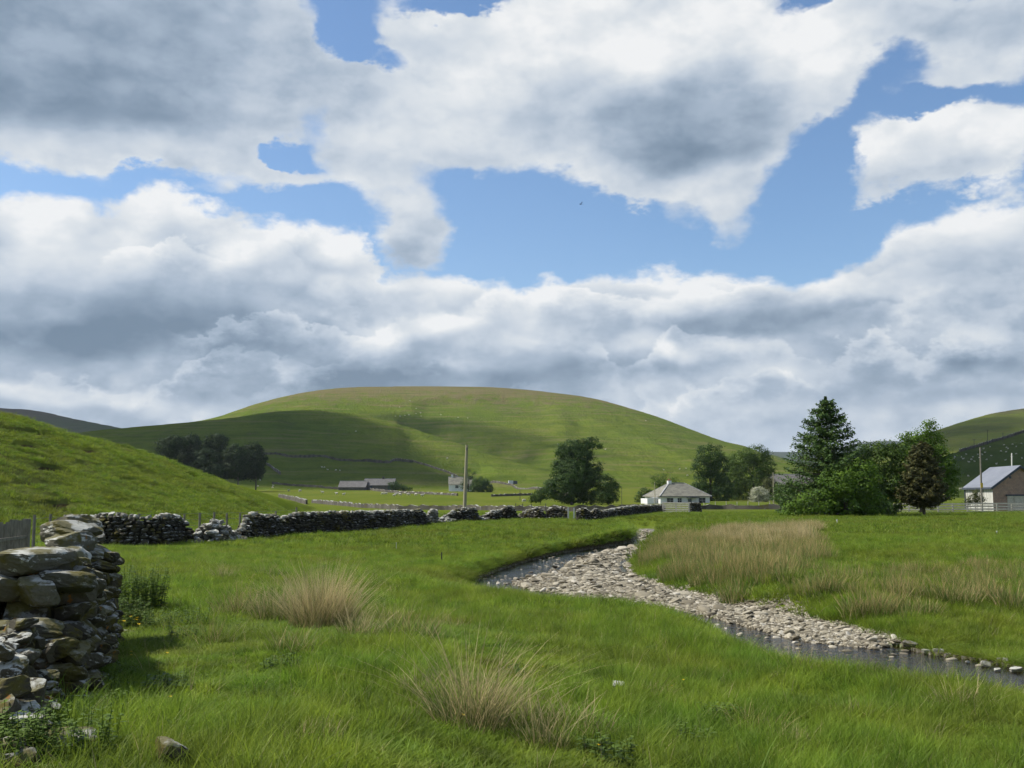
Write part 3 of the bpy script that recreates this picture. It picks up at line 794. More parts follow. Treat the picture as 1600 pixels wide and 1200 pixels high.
def heap(label, pts, n, spread, size, mat, RS=ROCK1, name='rubble_heap', group=None, cat='rubble'):
    """tumbled stones: pts rows (x, y, z, height)"""
    path = Path(pts); sp = []
    for i in range(n):
        q = random.uniform(0, path.L); a = path.at(q); u = max(-1.1 * spread, min(1.1 * spread, random.gauss(0, spread)))
        zz = max(a[3] * math.exp(-(u / spread) ** 2 / 1.3) * random.random() ** .4, 0)
        yw = path.yaw(q); x, y = a[0] - math.sin(yw) * u, a[1] + math.cos(yw) * u
        s_ = size * random.uniform(.6, 1.4)
        sp.append((x, y, a[2] + zz, s_, s_ * random.uniform(.6, .9), s_ * random.uniform(.35, .6), random.uniform(0, 6.3), random.uniform(-.5, .5), random.uniform(-.5, .5)))
    V, F, r_ = rocks(sp, RS)
    o = np_obj(name, V, F, mat, attrs=dict(rnd=r_), loc=tuple(path.at(path.L / 2)[:3]))
    return tag(o, label, cat, group)

def strip_wall(label, rows, width=0.6, name='dry_stone_wall', group=None, mat=None, cat='stone wall', ymin=100):
    """distant wall followed over the ground, with an uneven top"""
    P = []
    for (px, yb, yt) in rows:
        x, y, z = hit(px, yb, ymin); P.append((x, y, z, max((yb - yt) * y / FPX, .8)))
    path = Path(P); n = max(4, int(path.L / (.8 if P[0][1] < 420 else 1.6))); V, F = [], []
    for i in range(n + 1):
        q = path.L * i / n; a = path.at(q); yw = path.yaw(q); h = a[3] * random.uniform(.72, 1.14)
        z0 = zg(a[0], a[1])
        for (sd, zz) in ((-1, -1.0), (1, -1.0), (.65, h), (-.65, h)):
            V.append((a[0] - math.sin(yw) * sd * width / 2, a[1] + math.cos(yw) * sd * width / 2, z0 + zz))
    for i in range(n):
        for j in range(4):
            a_, b_ = i * 4 + j, i * 4 + (j + 1) % 4
            F.append((a_, b_, b_ + 4, a_ + 4))
    F.append((0, 1, 2, 3)); F.append((n * 4 + 3, n * 4 + 2, n * 4 + 1, n * 4))
    V = np.array(V); rr = np.repeat(rng.random(n + 1), 4)
    o = np_obj(name, V, np.array(F), mat or M['stone_far'], attrs=dict(rnd=rr), loc=tuple(P[0][:3]))
    return tag(o, label, cat, group)

GW = 'broken lengths of the field wall'
drystone('lichen-topped dark stone wall with slumped right end, directly behind the big near wall', px_path([(104, 852, 806), (140, 856, 806), (165, 856, 803), (200, 856, 803), (222, 856, 808), (250, 855, 804), (276, 853, 806), (290, 852, 816), (299, 851, 838)]), group=GW)
heap('pale heap of fallen stones between two dark wall lengths', px_path([(300, 852, 836), (318, 852, 818), (335, 850, 814), (352, 848, 824), (366, 846, 836)]), 260, .45, .2, M['stone_pale'])
drystone('longest dark wall length with ragged pale coping, running across the middle of the meadow', px_path([(368, 846, 838), (376, 845, 824), (386, 844, 806), (395, 843, 801), (412, 842, 804), (428, 840, 803), (436, 839, 811), (446, 838, 805), (462, 837, 801), (500, 835, 800), (550, 832, 799), (600, 828, 798), (640, 824, 797), (655, 823, 795), (662, 822, 803), (668, 821, 812)]), group=GW)
drystone('narrow upright stump of wall left standing beside a low gap', px_path([(669, 820, 800), (674, 820, 795), (680, 819, 797)]), width=.6, mat=M['stone_pale'], group=GW, ragged=0)
heap('low pale spill of stones in the wall gap left of the leaning pole', px_path([(682, 819, 814), (692, 818, 810), (702, 817, 802)]), 90, .5, .19, M['stone_pale'])
drystone('short dark wall length standing right in front of the leaning pole', px_path([(702, 817, 802), (710, 816, 796), (725, 816, 793), (742, 815, 794), (744, 815, 800)]), group=GW)
heap('spill of pale stones just right of the leaning pole', px_path([(745, 815, 806), (755, 814, 806), (764, 813, 802)]), 110, .5, .19, M['stone_pale'])
drystone('wall length rising to a peaked top, second right of the leaning pole', px_path([(758, 814, 804), (768, 814, 798), (780, 813, 797), (793, 813, 790), (800, 813, 792), (806, 812, 805)]), group=GW)
drystone('wall length with sloped shoulders and a pale upright stone at its foot', px_path([(809, 812, 806), (820, 812, 798), (840, 812, 792), (848, 812, 796), (854, 812, 804)]), group=GW)
drystone('square-ended wall length just left of the two white gap posts', px_path([(856, 812, 797), (864, 812, 790), (880, 812, 791), (885, 812, 797)]), group=GW)
drystone('short wall length just right of the two white gap posts, notched in the middle', px_path([(902, 815, 797), (912, 815, 793), (922, 814, 800), (930, 814, 795), (939, 813, 797)]), mat=M['stone_mid'], group=GW)
drystone('wall length ending at the pale rail gate in front of the cottage', px_path([(942, 812, 798), (960, 810, 794), (985, 807, 790), (1010, 804, 789), (1033, 802, 788.5)]), group=GW)
drystone('squat dark stone pier at the right end of the rail gate', px_path([(1079, 801.5, 785.5), (1093, 801, 785.5)]), group=None, cat='stone pier', name='stone_pier', ragged=0, cap=M['stone_mid'])
# boundary walls further off
strip_wall('low pale stone wall running behind the broken dark wall', [(488, 786, 781), (520, 789, 783), (560, 793, 787), (620, 796, 790), (700, 797, 791), (800, 798, 792), (900, 799, 790), (1000, 799, 789), (1038, 798, 788)], ymin=60)
strip_wall('short crumbled stone wall at the foot of the grassy bank', [(436, 777, 772), (450, 780, 774), (465, 784, 777), (479, 788, 781)])
strip_wall('low stone garden wall running right from the white cottage', [(1094, 796, 788), (1130, 796, 788.5), (1180, 796, 789), (1242, 796, 789)], mat=M['stone_far'], ymin=60)
strip_wall('dark shaded stone wall crossing the hill foot above the farm sheds', [(402, 709, 705), (440, 712, 708), (480, 715, 711), (520, 718, 714), (570, 721, 717), (610, 723, 719), (645, 722.5, 718)])
strip_wall('grey wall slanting down the hill foot to the white farmhouse', [(646, 722, 719), (670, 729, 726), (700, 739, 736), (716, 746, 743)])
strip_wall('pale wall slanting down behind the small shed on the hill foot', [(766, 755, 751.5), (800, 759, 756), (840, 765, 761), (862, 770, 766), (890, 776, 771)])
strip_wall('broken pale wall beside the dark copse', [(414, 724, 721), (425, 732, 728), (438, 742, 737)])
strip_wall('dark field wall below the long farm sheds', [(425, 756, 752.5), (470, 760, 756.5), (530, 765, 761.5), (600, 768.5, 765), (660, 772, 768.5), (715, 774.5, 771.5)])
strip_wall('thin dark wall between the farmhouse bushes and the big tree', [(768, 776, 773), (800, 775, 772), (832, 774, 771)])
strip_wall('wall climbing the dark slope on the right, above the flock', [(1470, 714, 710), (1500, 706, 702), (1550, 691, 686.5), (1600, 676, 671), (1680, 652, 647)])

# ------------------------------------------------------------------ the near wall on the left
NEARW = [(-3.86, 7.9, .70), (-3.93, 8.2, 1.05), (-4.02, 8.6, 1.24), (-4.28, 9.4, 1.08), (-4.60, 10.2, .90), (-4.92, 11.0, .98), (-5.22, 11.9, 1.34), (-5.45, 12.6, 1.40), (-5.66, 13.2, 1.38)]
def near_wall():
    # centre line from close by to its far corner; columns: x, y, ground z, height
    pts = [(x, y, zg(x, y), h * .95) for x, y, h in NEARW]
    path = Path(pts); body, cap = [], []
    z = -0.05
    while z < 1.7:
        ch = random.uniform(.10, .19)
        for side in (-1, 1):
            q = random.uniform(-.2, 0)
            while q < path.L:
                l = random.uniform(.16, .50); qq = min(max(q + l / 2, 0), path.L); a = path.at(qq)
                h = a[3]
                if z + ch * .5 < h - .16:
                    yw = path.yaw(qq); w = .40 * (1 - .28 * z / h) + random.uniform(-.06, .07)
                    body.append((a[0] - math.sin(yw) * w * side, a[1] + math.cos(yw) * w * side, a[2] + z + ch / 2, l / 2 * 1.06, random.uniform(.13, .22), ch / 2 * 1.18, yw + random.uniform(-.25, .25), random.uniform(-.14, .14), random.uniform(-.2, .2)))
                q += l
        z += ch * .93
    for k in range(70):   # far end and hearting that shows
        qe = path.L if k % 2 else 0.0
        a = path.at(qe); u = random.uniform(-.3, .3); yw = path.yaw(qe)
        body.append((a[0] - math.sin(yw) * u, a[1] + math.cos(yw) * u, a[2] + random.uniform(0, a[3] - .2), .2, .17, .1, random.uniform(0, 6), random.uniform(-.2, .2), random.uniform(-.2, .2)))
    q = .05
    while q < path.L:
        a = path.at(q); l = random.uniform(.26, .56); yw = path.yaw(q); h = a[3]
        t_ = random.uniform(.10, .19)
        for u in (-.15, .17):
            if random.random() < .9:
                cap.append((a[0] - math.sin(yw) * u + random.uniform(-.05, .05), a[1] + math.cos(yw) * u + random.uniform(-.05, .05), a[2] + h - .12 + random.uniform(-.05, .06), l / 2 * 1.15, random.uniform(.16, .26), t_ * .75, yw + random.uniform(-.5, .5), random.uniform(-.2, .2), random.uniform(-.2, .2)))
        q += l * .85
    # big capping boulders seen against the field at the far corner
    for (x, y, zz, a_, b_, c_) in [(-5.62, 12.9, 1.82, .30, .34, .15), (-5.20, 11.9, 1.78, .34, .30, .15), (-5.40, 12.5, 1.74, .32, .32, .15), (-5.08, 11.6, 1.66, .32, .28, .15), (-4.98, 11.3, 1.52, .28, .24, .14), (-3.98, 8.35, 1.66, .42, .24, .12), (-4.12, 8.95, 1.58, .30, .26, .11), (-3.66, 8.3, 1.50, .24, .2, .1)]:
        cap.append((x, y, zz, a_, b_, c_, random.uniform(.8, 1.4), random.uniform(-.12, .12), random.uniform(-.12, .12)))
    root = empty('dry_stone_wall', (-4.1, 8.6, .45), 0, 'big lichened and mossy near wall of tumbled stones at the left edge', 'stone wall', None)
    lc = np.array([-4.1, 8.6, .45])
    V, F, r_ = rocks(body, ROCK3)
    n = 14; cv_, cf = [], []
    for i in range(n + 1):
        a = path.at(path.L * i / n); yw = path.yaw(path.L * i / n); h = a[3] - .25
        for (sd, zz, wf) in ((-1, -.3, .30), (1, -.3, .30), (1, h, .16), (-1, h, .16)):
            cv_.append((a[0] - math.sin(yw) * sd * wf, a[1] + math.cos(yw) * sd * wf, a[2] + zz))
    for i in range(n):
        for j in range(4):
            a_, b_ = i * 4 + j, i * 4 + (j + 1) % 4
            cf += [(a_, b_, b_ + 4), (a_, b_ + 4, a_ + 4)]
    F = np.concatenate([F, np.array(cf) + len(V)]); V = np.concatenate([V, cv_]); r_ = np.concatenate([r_, np.zeros(len(cv_))])
    np_obj('stonework', V - lc, F, M['stone_near'], root, attrs=dict(rnd=r_))
    V, F, r_ = rocks(cap, ROCK3)
    np_obj('coping', V - lc, F, M['stone_near_cap'], root, attrs=dict(rnd=np.clip(r_ + .1, 0, 1)))
near_wall()
heap('tumbled pile of pale stones in front of the near wall end, bottom left corner', [(x, y, zg(x, y), h_) for x, y, h_ in ((-3.75, 7.7, .75), (-3.45, 6.9, .60), (-3.2, 6.3, .45), (-2.95, 5.7, .15))], 170, .24, .10, M['stone_near'], RS=ROCK3)
# stones that have fallen from it, each its own thing
def loose(px, py, D, a, b, c, label, yaw=None, pit=0.0, rol=0.0, mat='stone_near', group=None, seat=.35, name='fallen_stone', ground=True):
    x, y, z = at(px, py, D)
    if ground: z = zg(x, y) + c * (1 - seat) * .9
    V, F, r_ = rocks([(x, y, z, a, b, c, yaw if yaw is not None else random.uniform(0, 6), pit, rol)], ROCK3)
    o = np_obj(name, V, F, M[mat], attrs=dict(rnd=np.full(len(V), random.uniform(.35, .7))), loc=(x, y, z))
    return tag(o, label, 'stone', group)
def lz(px, py, *a, **k):
    x, y, z = hit(px, py, 3); loose(px, py, y, *a, **k)
lz(122, 985, .50, .22, .26, 'long pale slab leaning from the near wall foot', 2.0, .55, .2, seat=.0)
lz(138, 990, .20, .16, .13, 'white-blotched stone wedged under the leaning slab', 1.0)
lz(163, 992, .26, .17, .12, 'pale flat stone lying in the grass by the yellow flowers', -.4)
lz(198, 994, .15, .1, .06, 'small half-buried stone next to the yellow flowers', 0)
for (px, py, D, a, b, c, lb) in [(18, 1046, 6.9, .17, .14, .10, 'rounded grey stone, topmost of the tumbled pile at the left edge'), (40, 1082, 6.7, .17, .14, .10, 'pale stone in the middle of the tumbled pile at the left edge'),
        (10, 1112, 6.4, .15, .13, .13, 'upright grey stone low in the tumbled pile at the left edge'), (42, 1116, 6.5, .16, .13, .09, 'rusty-brown lichened stone at the foot of the tumbled pile')]:
    loose(px, py, D, a, b, c, lb, ground=False)
for (px, py, a, b, c, lb) in [(50, 1160, .14, .11, .09, 'small green-grey stone half in the weeds, lower left'), (112, 1186, .22, .12, .11, 'pale angular stone lying in the grass in the lower left corner'), (22, 1192, .13, .1, .08, 'small pale stone under weeds in the bottom left corner'),
        (262, 1200, .16, .11, .11, 'brown mossy stone cut by the bottom edge of the photo')]:
    lz(px, py, a, b, c, lb, seat=.2)
lz(965, 1080, .10, .08, .05, 'small pale tan stone lying in the grass below the stream', 0, mat='stone_pale', seat=-.3)

# ------------------------------------------------------------------ stream stones
stonecol, N_ = new_mat('river_stone')
_oi = N_.n('ShaderNodeObjectInfo').outputs['Random']
_c = N_.ramp(_oi, [(0.0, (0.075, 0.062, 0.038)), (0.3, (0.17, 0.145, 0.095)), (0.6, (0.28, 0.245, 0.17)), (0.88, (0.39, 0.35, 0.26)), (1.0, (0.54, 0.50, 0.41))])
_n = N_.noise(pos(N_), 18, 4, 0.65)
finish(N_, N_.mix(N_.mr(_n, .35, .75, 0, .5), _c, (0.13, 0.12, 0.10)), 0.85, _n, 0.4, 0.02, spec=0.3)
M['river'] = stonecol

hidden = bpy.data.collections.new('scatter sources')      # sources only: never linked to the scene
def scatter(name, P, rot, scl, sources, label, cat, group=None):
    """one object: instances of the sources at the given points"""
    P = np.asarray(P, np.float32); n = len(P)
    me = bpy.data.meshes.new(name); me.vertices.add(n); me.vertices.foreach_set('co', P.ravel())
    for k, a in (('rot', rot), ('scl', scl)):
        at_ = me.attributes.new(k, 'FLOAT_VECTOR', 'POINT'); at_.data.foreach_set('vector', np.asarray(a, np.float32).ravel())
    at_ = me.attributes.new('idx', 'INT', 'POINT'); at_.data.foreach_set('value', rng.integers(0, len(sources), n).astype(np.int32))
    o = link(bpy.data.objects.new(name, me))
    col = bpy.data.collections.new(name + ' sources')
    for s_ in sources: col.objects.link(s_)
    gt = bpy.data.node_groups.new(name, 'GeometryNodeTree')
    gt.interface.new_socket('Geometry', in_out='INPUT', socket_type='NodeSocketGeometry')
    gt.interface.new_socket('Geometry', in_out='OUTPUT', socket_type='NodeSocketGeometry')
    nn = gt.nodes
    gi = nn.new('NodeGroupInput'); go = nn.new('NodeGroupOutput')
    iop = nn.new('GeometryNodeInstanceOnPoints'); ci = nn.new('GeometryNodeCollectionInfo')
    ci.inputs['Collection'].default_value = col; ci.inputs['Separate Children'].default_value = True; ci.inputs['Reset Children'].default_value = True
    def na(nm, tp):
        q = nn.new('GeometryNodeInputNamedAttribute'); q.data_type = tp; q.inputs['Name'].default_value = nm; return q.outputs['Attribute']
    L = gt.links.new
    L(gi.outputs[0], iop.inputs['Points']); L(ci.outputs[0], iop.inputs['Instance']); iop.inputs['Pick Instance'].default_value = True
    L(na('idx', 'INT'), iop.inputs['Instance Index'])
    e2r = nn.new('FunctionNodeEulerToRotation'); L(na('rot', 'FLOAT_VECTOR'), e2r.inputs[0]); L(e2r.outputs[0], iop.inputs['Rotation'])
    L(na('scl', 'FLOAT_VECTOR'), iop.inputs['Scale']); L(iop.outputs[0], go.inputs[0])
    md = o.modifiers.new('scatter', 'NODES'); md.node_group = gt
    return tag(o, label, cat, group, 'stuff')
def src(name, V, F, mat, smooth=False, attrs=None):
    return bpy.data.objects.new(name, np_mesh(name, V, F, mat, smooth=smooth, attrs=attrs))

def cobble(i):
    V, F = ico(3); V = V / (np.sum(np.abs(V) ** 2.8, 1) ** (1 / 2.8))[:, None]
    q = V * 1.4 + i * 7.1
    for nrm, d in ((rng.normal(size=3), .62), (rng.normal(size=3), .7), (rng.normal(size=3), .66)):
        nrm = nrm / np.linalg.norm(nrm); V = V - np.maximum(V @ nrm - d, 0)[:, None] * nrm * .9
    return V * (1 + .22 * fbm(q[:, 0] + q[:, 2], q[:, 1] - q[:, 2], 3))[:, None], F
rs_src = [src('river_stone', *cobble(i), M['river'], smooth=True) for i in range(9)]
# gravel over the bar, sizes mixed
def inpoly_points(n, bb):
    return rng.uniform((bb[0], bb[1]), (bb[2], bb[3]), (n, 2))
bb = (BARW[:, 0].min() - 2, BARW[:, 1].min() - 2, BARW[:, 0].max() + 3, 80)
Q = inpoly_points(480000, bb)
sb_ = np.minimum(seg_dist(Q[:, 0], Q[:, 1], BARW)[0], seg_dist(Q[:, 0], Q[:, 1], BAR2)[0]) + 1.5 * fbm(Q[:, 0] / 1.0, Q[:, 1] / 1.0, 3)
Q = Q[sb_ < -0.12]
zq = zall(Q[:, 0], Q[:, 1]); 
sz = np.exp(rng.normal(-3.35, 0.55, len(Q))); sz = np.clip(sz, 0.024, 0.22) * np.clip(np.hypot(Q[:, 0], Q[:, 1]) / 32, .75, 1.3)
okq = rng.random(len(Q)) < np.clip((0.07 / sz) ** 0.6, .1, 1) * .8
Q, zq, sz = Q[okq], zq[okq], sz[okq]
P3 = np.stack([Q[:, 0], Q[:, 1], zq + sz * 0.22], -1)
rt = np.stack([rng.normal(0, .25, len(Q)), rng.normal(0, .25, len(Q)), rng.uniform(0, 6.28, len(Q))], -1)
sc3 = np.stack([sz * rng.uniform(.9, 1.5, len(Q)), sz * rng.uniform(.7, 1.1, len(Q)), sz * rng.uniform(.22, .48, len(Q))], -1)
Qp = inpoly_points(260000, bb); _sp = np.minimum(seg_dist(Qp[:, 0], Qp[:, 1], BARW)[0], seg_dist(Qp[:, 0], Qp[:, 1], BAR2)[0]) + 1.2 * fbm(Qp[:, 0] / 1.0, Qp[:, 1] / 1.0, 3)
Qp = Qp[_sp < 0.35][:45000]; zp = zall(Qp[:, 0], Qp[:, 1]); sp_ = rng.uniform(.018, .045, len(Qp))
P3 = np.concatenate([P3, np.stack([Qp[:, 0], Qp[:, 1], zp + sp_ * .2], -1)]); rt = np.concatenate([rt, rng.uniform(-.4, .4, (len(Qp), 3)) * np.array([1, 1, 8])])
sc3 = np.concatenate([sc3, np.stack([sp_ * 1.3, sp_, sp_ * .6], -1)])
scatter('river_gravel', P3, rt, sc3, rs_src, 'pale grey river stones covering the gravel bar beside the stream', 'gravel')
print('gravel', len(Q))
# stones breaking the surface in the shallows
Qs = rng.uniform((CHW[:, 0].min(), CHW[:, 1].min()), (12, 62), (60000, 2))
_s, _b = seg_dist(Qs[:, 0], Qs[:, 1], CHW, CHW[:, 2]); _q = seg_dist(Qs[:, 0], Qs[:, 1], BARW)[0]
_k = (_s < -.1) & (_q > .1) & (rng.random(len(Qs)) < .5 * np.exp(-_q / .45) + .05 * (fbm(Qs[:, 0] / 1.5, Qs[:, 1] / 1.5, 2) > .08)); Qs = Qs[_k][:260]
_r = rng.uniform(.025, .075, len(Qs))
scatter('stream_stones', np.stack([Qs[:, 0], Qs[:, 1], np.full(len(Qs), ZW) + rng.uniform(-.05, .012, len(Qs))], -1), rng.uniform(-.3, .3, (len(Qs), 3)) * np.array([1, 1, 10]), np.stack([_r * 1.4, _r, _r * .55], -1), rs_src, 'wet stones breaking the surface in the shallows of the stream', 'stones')
print('shallows', len(Qs))
# separate stones standing in and beside the water
def water_stone(px, py, wpx, label, ratio=.6, hz=.5, dark=0.7, sub=.3, mat='stone_pale', group=None):
    x, y = onplane(px, py, ZW); a = wpx / 2 * y / FPX
    z = ZW + a * hz * (1 - sub)
    V, F, r_ = rocks([(x, y, z, a, a * ratio, a * hz, random.uniform(-.3, .3), random.uniform(-.15, .15), random.uniform(-.15, .15))], ROCK3)
    o = np_obj('river_stone', V, F, M[mat], attrs=dict(rnd=np.full(len(V), dark)), loc=(x, y, z))
    return tag(o, label, 'stone', group)
water_stone(1540, 1042, 17, 'white-topped rounded stone standing in the stream near the right edge', hz=.7, dark=.9)
water_stone(1558, 1049, 13, 'small low stone nearest the viewer in the stream, right of the white-topped one', dark=.7)
water_stone(1588, 1050, 20, 'pale flat stone in the stream at the right edge of the photo', dark=.8)
water_stone(1566, 1038, 24, 'brown flat stone under the undercut bank at the right', dark=.25, mat='stone_near')
water_stone(1422, 1015, 24, 'dark brown boulder set in the stream bank', dark=.15, hz=.7, mat='stone_near')
water_stone(1446, 1021, 16, 'pale stone, left end of the row below the undercut bank', dark=.8)
water_stone(1464, 1022, 22, 'largest pale stone of the row below the undercut bank', dark=.9)
water_stone(1480, 1025, 12, 'small grey stone, right end of the row below the undercut bank', dark=.5)
water_stone(1512, 1036, 9, 'tiny grey stone alone in the water under the bank', dark=.4)
water_stone(867, 889, 10, 'small dark stone alone in the still pool', dark=.1, hz=.7, mat='stone_near')
water_stone(811, 909, 14, 'brown stone at the left tip of the gravel bar', dark=.2, mat='stone_near')
water_stone(925, 932, 26, 'long pale flat slab on the near edge of the gravel bar', hz=.3, dark=.85)
water_stone(978, 926, 24, 'large tan pointed stone standing out of the gravel bar', hz=.6, dark=.75)
water_stone(1004, 915, 13, 'dark upright stone at the grass edge of the gravel bar', hz=.8, dark=.05, mat='stone_near')

# ------------------------------------------------------------------ grass and rushes
def blades(n, rad, hmin, hmax, wid, lean, seg=3, droop=0.5, seed=0, center=0.5):
    """n curved blades rooted inside a disc; returns V, F, tip attribute"""
    r = np.random.default_rng(seed)
    rr = rad * r.random(n) ** center; th = r.uniform(0, 6.283, n)
    bx, by = rr * np.cos(th), rr * np.sin(th)
    h = r.uniform(hmin, hmax, n) * (1 - 0.25 * rr / max(rad, 1e-6))
    la = th + r.normal(0, 1.15, n); ln = lean * (0.25 + rr / max(rad, 1e-6)) * r.uniform(.4, 1.5, n)
    fa = r.uniform(0, 6.283, n); w = wid * r.uniform(.7, 1.3, n)
    V = []; rows = seg + 1
    for k in range(rows):
        t = k / seg
        out = ln * h * (t + droop * t * t)
        z = h * (t - 0.35 * droop * ln * t * t * t)
        cx, cy = bx + np.cos(la) * out, by + np.sin(la) * out
        hw = w * (1 - t ** 1.7) / 2 if k < seg else w * 0.0
        V.append(np.stack([cx - np.cos(fa) * hw, cy - np.sin(fa) * hw, z - (0.03 if k == 0 else 0)], -1))
        V.append(np.stack([cx + np.cos(fa) * hw, cy + np.sin(fa) * hw, z - (0.03 if k == 0 else 0)], -1))
    V = np.stack(V, 1)                                # n, 2*rows, 3
    base = (np.arange(n) * 2 * rows)[:, None]
    F = np.concatenate([base + np.array([2 * k, 2 * k + 1, 2 * k + 3, 2 * k + 2]) for k in range(seg)], 0)
    tip = np.tile(np.repeat(np.linspace(0, 1, rows), 2), n)
    rnd = np.repeat(r.random(n), 2 * rows)
    return V.reshape(-1, 3), F, tip, rnd

def blade_material(name, root, tipc, dry, dryamt, trans=0.35, patch=True, var=0.35):
    m, N = new_mat(name)
    P = pos(N)
    t = attr(N, 'tip'); rn = attr(N, 'rnd'); oi = N.n('ShaderNodeObjectInfo').outputs['Random']
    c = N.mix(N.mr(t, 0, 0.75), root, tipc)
    if patch:
        a = N.noise(P, 1.1, 4, 0.6); b = N.noise(P, 0.22, 3, 0.5)
        c = N.mix(N.mr(a, .42, .62, 0, .65), c, tuple(q * w for q, w in zip(tipc, (1.65, 1.25, 1.3))))
        c = N.mix(N.mr(b, .45, .70, 0, .55), c, tuple(q * w for q, w in zip(tipc, (1.2, .75, 1.1))))
    c = N.mix(N.mr(N.m('ADD', N.m('MULTIPLY', rn, .75), N.m('MULTIPLY', oi, .25)), 1 - dryamt - .03, 1 - dryamt + .03), c, dry)
    hv = N.n('ShaderNodeHueSaturation'); vv = N.m('ADD', 1 - var / 2, N.m('MULTIPLY', rn, var))
    if patch: vv = N.m('MULTIPLY', vv, N.mr(N.noise(P, 2.3, 4, .65), .34, .66, .62, 1.30))
    N.lk(vv, hv.inputs['Value']); N.t.links.new(c, hv.inputs['Color'])
    finish(N, hv.outputs[0], 0.6, spec=0.25, trans=trans)
    return m
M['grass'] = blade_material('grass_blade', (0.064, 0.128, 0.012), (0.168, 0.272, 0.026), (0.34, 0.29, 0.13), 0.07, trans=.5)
M['grass_far'] = blade_material('meadow_blade', (0.062, 0.122, 0.012), (0.152, 0.242, 0.024), (0.22, 0.19, 0.07), 0.06, trans=.5)
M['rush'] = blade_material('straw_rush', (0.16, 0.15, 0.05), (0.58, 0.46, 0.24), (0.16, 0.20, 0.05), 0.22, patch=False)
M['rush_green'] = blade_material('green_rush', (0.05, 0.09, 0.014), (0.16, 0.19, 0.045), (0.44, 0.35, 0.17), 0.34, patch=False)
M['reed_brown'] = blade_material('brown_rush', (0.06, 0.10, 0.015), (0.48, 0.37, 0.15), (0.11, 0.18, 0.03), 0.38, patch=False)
M['herb'] = blade_material('weed_leaf', (0.040, 0.080, 0.012), (0.11, 0.17, 0.024), (0.10, 0.11, 0.04), 0.1, patch=False)
M['dock'] = blade_material('dock_seed', (0.06, 0.06, 0.02), (0.14, 0.07, 0.045), (0.08, 0.09, 0.03), 0.2, patch=False)

def bsrc(name, mat, **kw):
    V, F, t, r = blades(**kw); return src(name, V, F, M[mat], attrs=dict(tip=t, rnd=r))
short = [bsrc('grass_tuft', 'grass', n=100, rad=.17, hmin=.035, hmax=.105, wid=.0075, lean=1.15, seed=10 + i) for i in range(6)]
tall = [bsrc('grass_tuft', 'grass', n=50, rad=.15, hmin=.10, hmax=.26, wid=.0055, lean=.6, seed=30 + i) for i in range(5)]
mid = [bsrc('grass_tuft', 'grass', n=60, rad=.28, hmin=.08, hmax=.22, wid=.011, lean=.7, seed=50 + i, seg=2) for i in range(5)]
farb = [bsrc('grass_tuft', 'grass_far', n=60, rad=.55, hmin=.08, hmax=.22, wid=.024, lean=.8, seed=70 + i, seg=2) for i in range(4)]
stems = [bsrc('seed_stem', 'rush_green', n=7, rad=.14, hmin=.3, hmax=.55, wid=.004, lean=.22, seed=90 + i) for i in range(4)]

near_path = Path([q[:2] for q in NEARW])
def wall_dist(X, Y):
    d = np.full(X.shape, 1e9); P = near_path.P
    for i in range(len(P) - 1):
        ax, ay, bx, by = *P[i], *P[i + 1]; dx, dy = bx - ax, by - ay
        t = np.clip(((X - ax) * dx + (Y - ay) * dy) / (dx * dx + dy * dy), 0, 1)
        d = np.minimum(d, np.hypot(X - ax - t * dx, Y - ay - t * dy))
    return d
def fan(n, y0, y1, half=0.60, dens_pow=1.0, front=False):
    """points spread evenly over the ground of the view fan between two distances"""
    Y = np.sqrt(rng.uniform(y0 ** 2, y1 ** 2, n)); X = rng.uniform(-half, half, n) * Y
    return X, Y
def grassy(X, Y, wl=.32):
    z, cls, s, sb, bw = zall(X, Y, True)
    edge = 0.12 + 0.75 * np.where(bw > .9, bw * .28, 0.35)
    ok = (s > edge) & ((cls == 0) | (cls == 1)) & (wall_dist(X, Y) > wl)
    if (cls == 1).any(): ok &= ~((cls == 1) & (soil_at(X, Y) > .22))
    return z, ok
def field_grass(name, n, y0, y1, sources, smin, smax, label, keep=None, tilt=.12, zoff=0.0, half=.60):
    X, Y = fan(n, y0, y1, half)
    z, ok = grassy(X, Y)
    if keep is not None: ok &= keep(X, Y)
    X, Y, z = X[ok], Y[ok], z[ok]; m_ = len(X)
    s_ = rng.uniform(smin, smax, m_) * (0.75 + 0.9 * np.clip(fbm(X / 1.7, Y / 1.7, 3) + .5, 0, 1) * .7)
    rt_ = np.stack([rng.normal(0, tilt, m_), rng.normal(0, tilt, m_), rng.uniform(0, 6.28, m_)], -1)
    scatter(name, np.stack([X, Y, z - .01 + zoff], -1), rt_, np.stack([s_, s_, s_ * rng.uniform(.8, 1.2, m_)], -1), sources, label, 'grass')
    print(name, m_)
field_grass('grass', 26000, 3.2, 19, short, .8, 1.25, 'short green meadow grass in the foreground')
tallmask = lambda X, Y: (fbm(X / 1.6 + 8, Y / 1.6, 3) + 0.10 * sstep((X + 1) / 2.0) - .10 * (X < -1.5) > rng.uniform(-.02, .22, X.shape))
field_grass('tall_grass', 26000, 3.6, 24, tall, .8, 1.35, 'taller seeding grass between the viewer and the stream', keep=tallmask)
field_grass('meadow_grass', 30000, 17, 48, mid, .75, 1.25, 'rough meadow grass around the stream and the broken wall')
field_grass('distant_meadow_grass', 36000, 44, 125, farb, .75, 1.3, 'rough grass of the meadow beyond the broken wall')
over = [bsrc('grass_tuft', 'grass', n=70, rad=.16, hmin=.18, hmax=.42, wid=.012, lean=1.1, droop=1.3, seed=110 + i, seg=3) for i in range(4)]
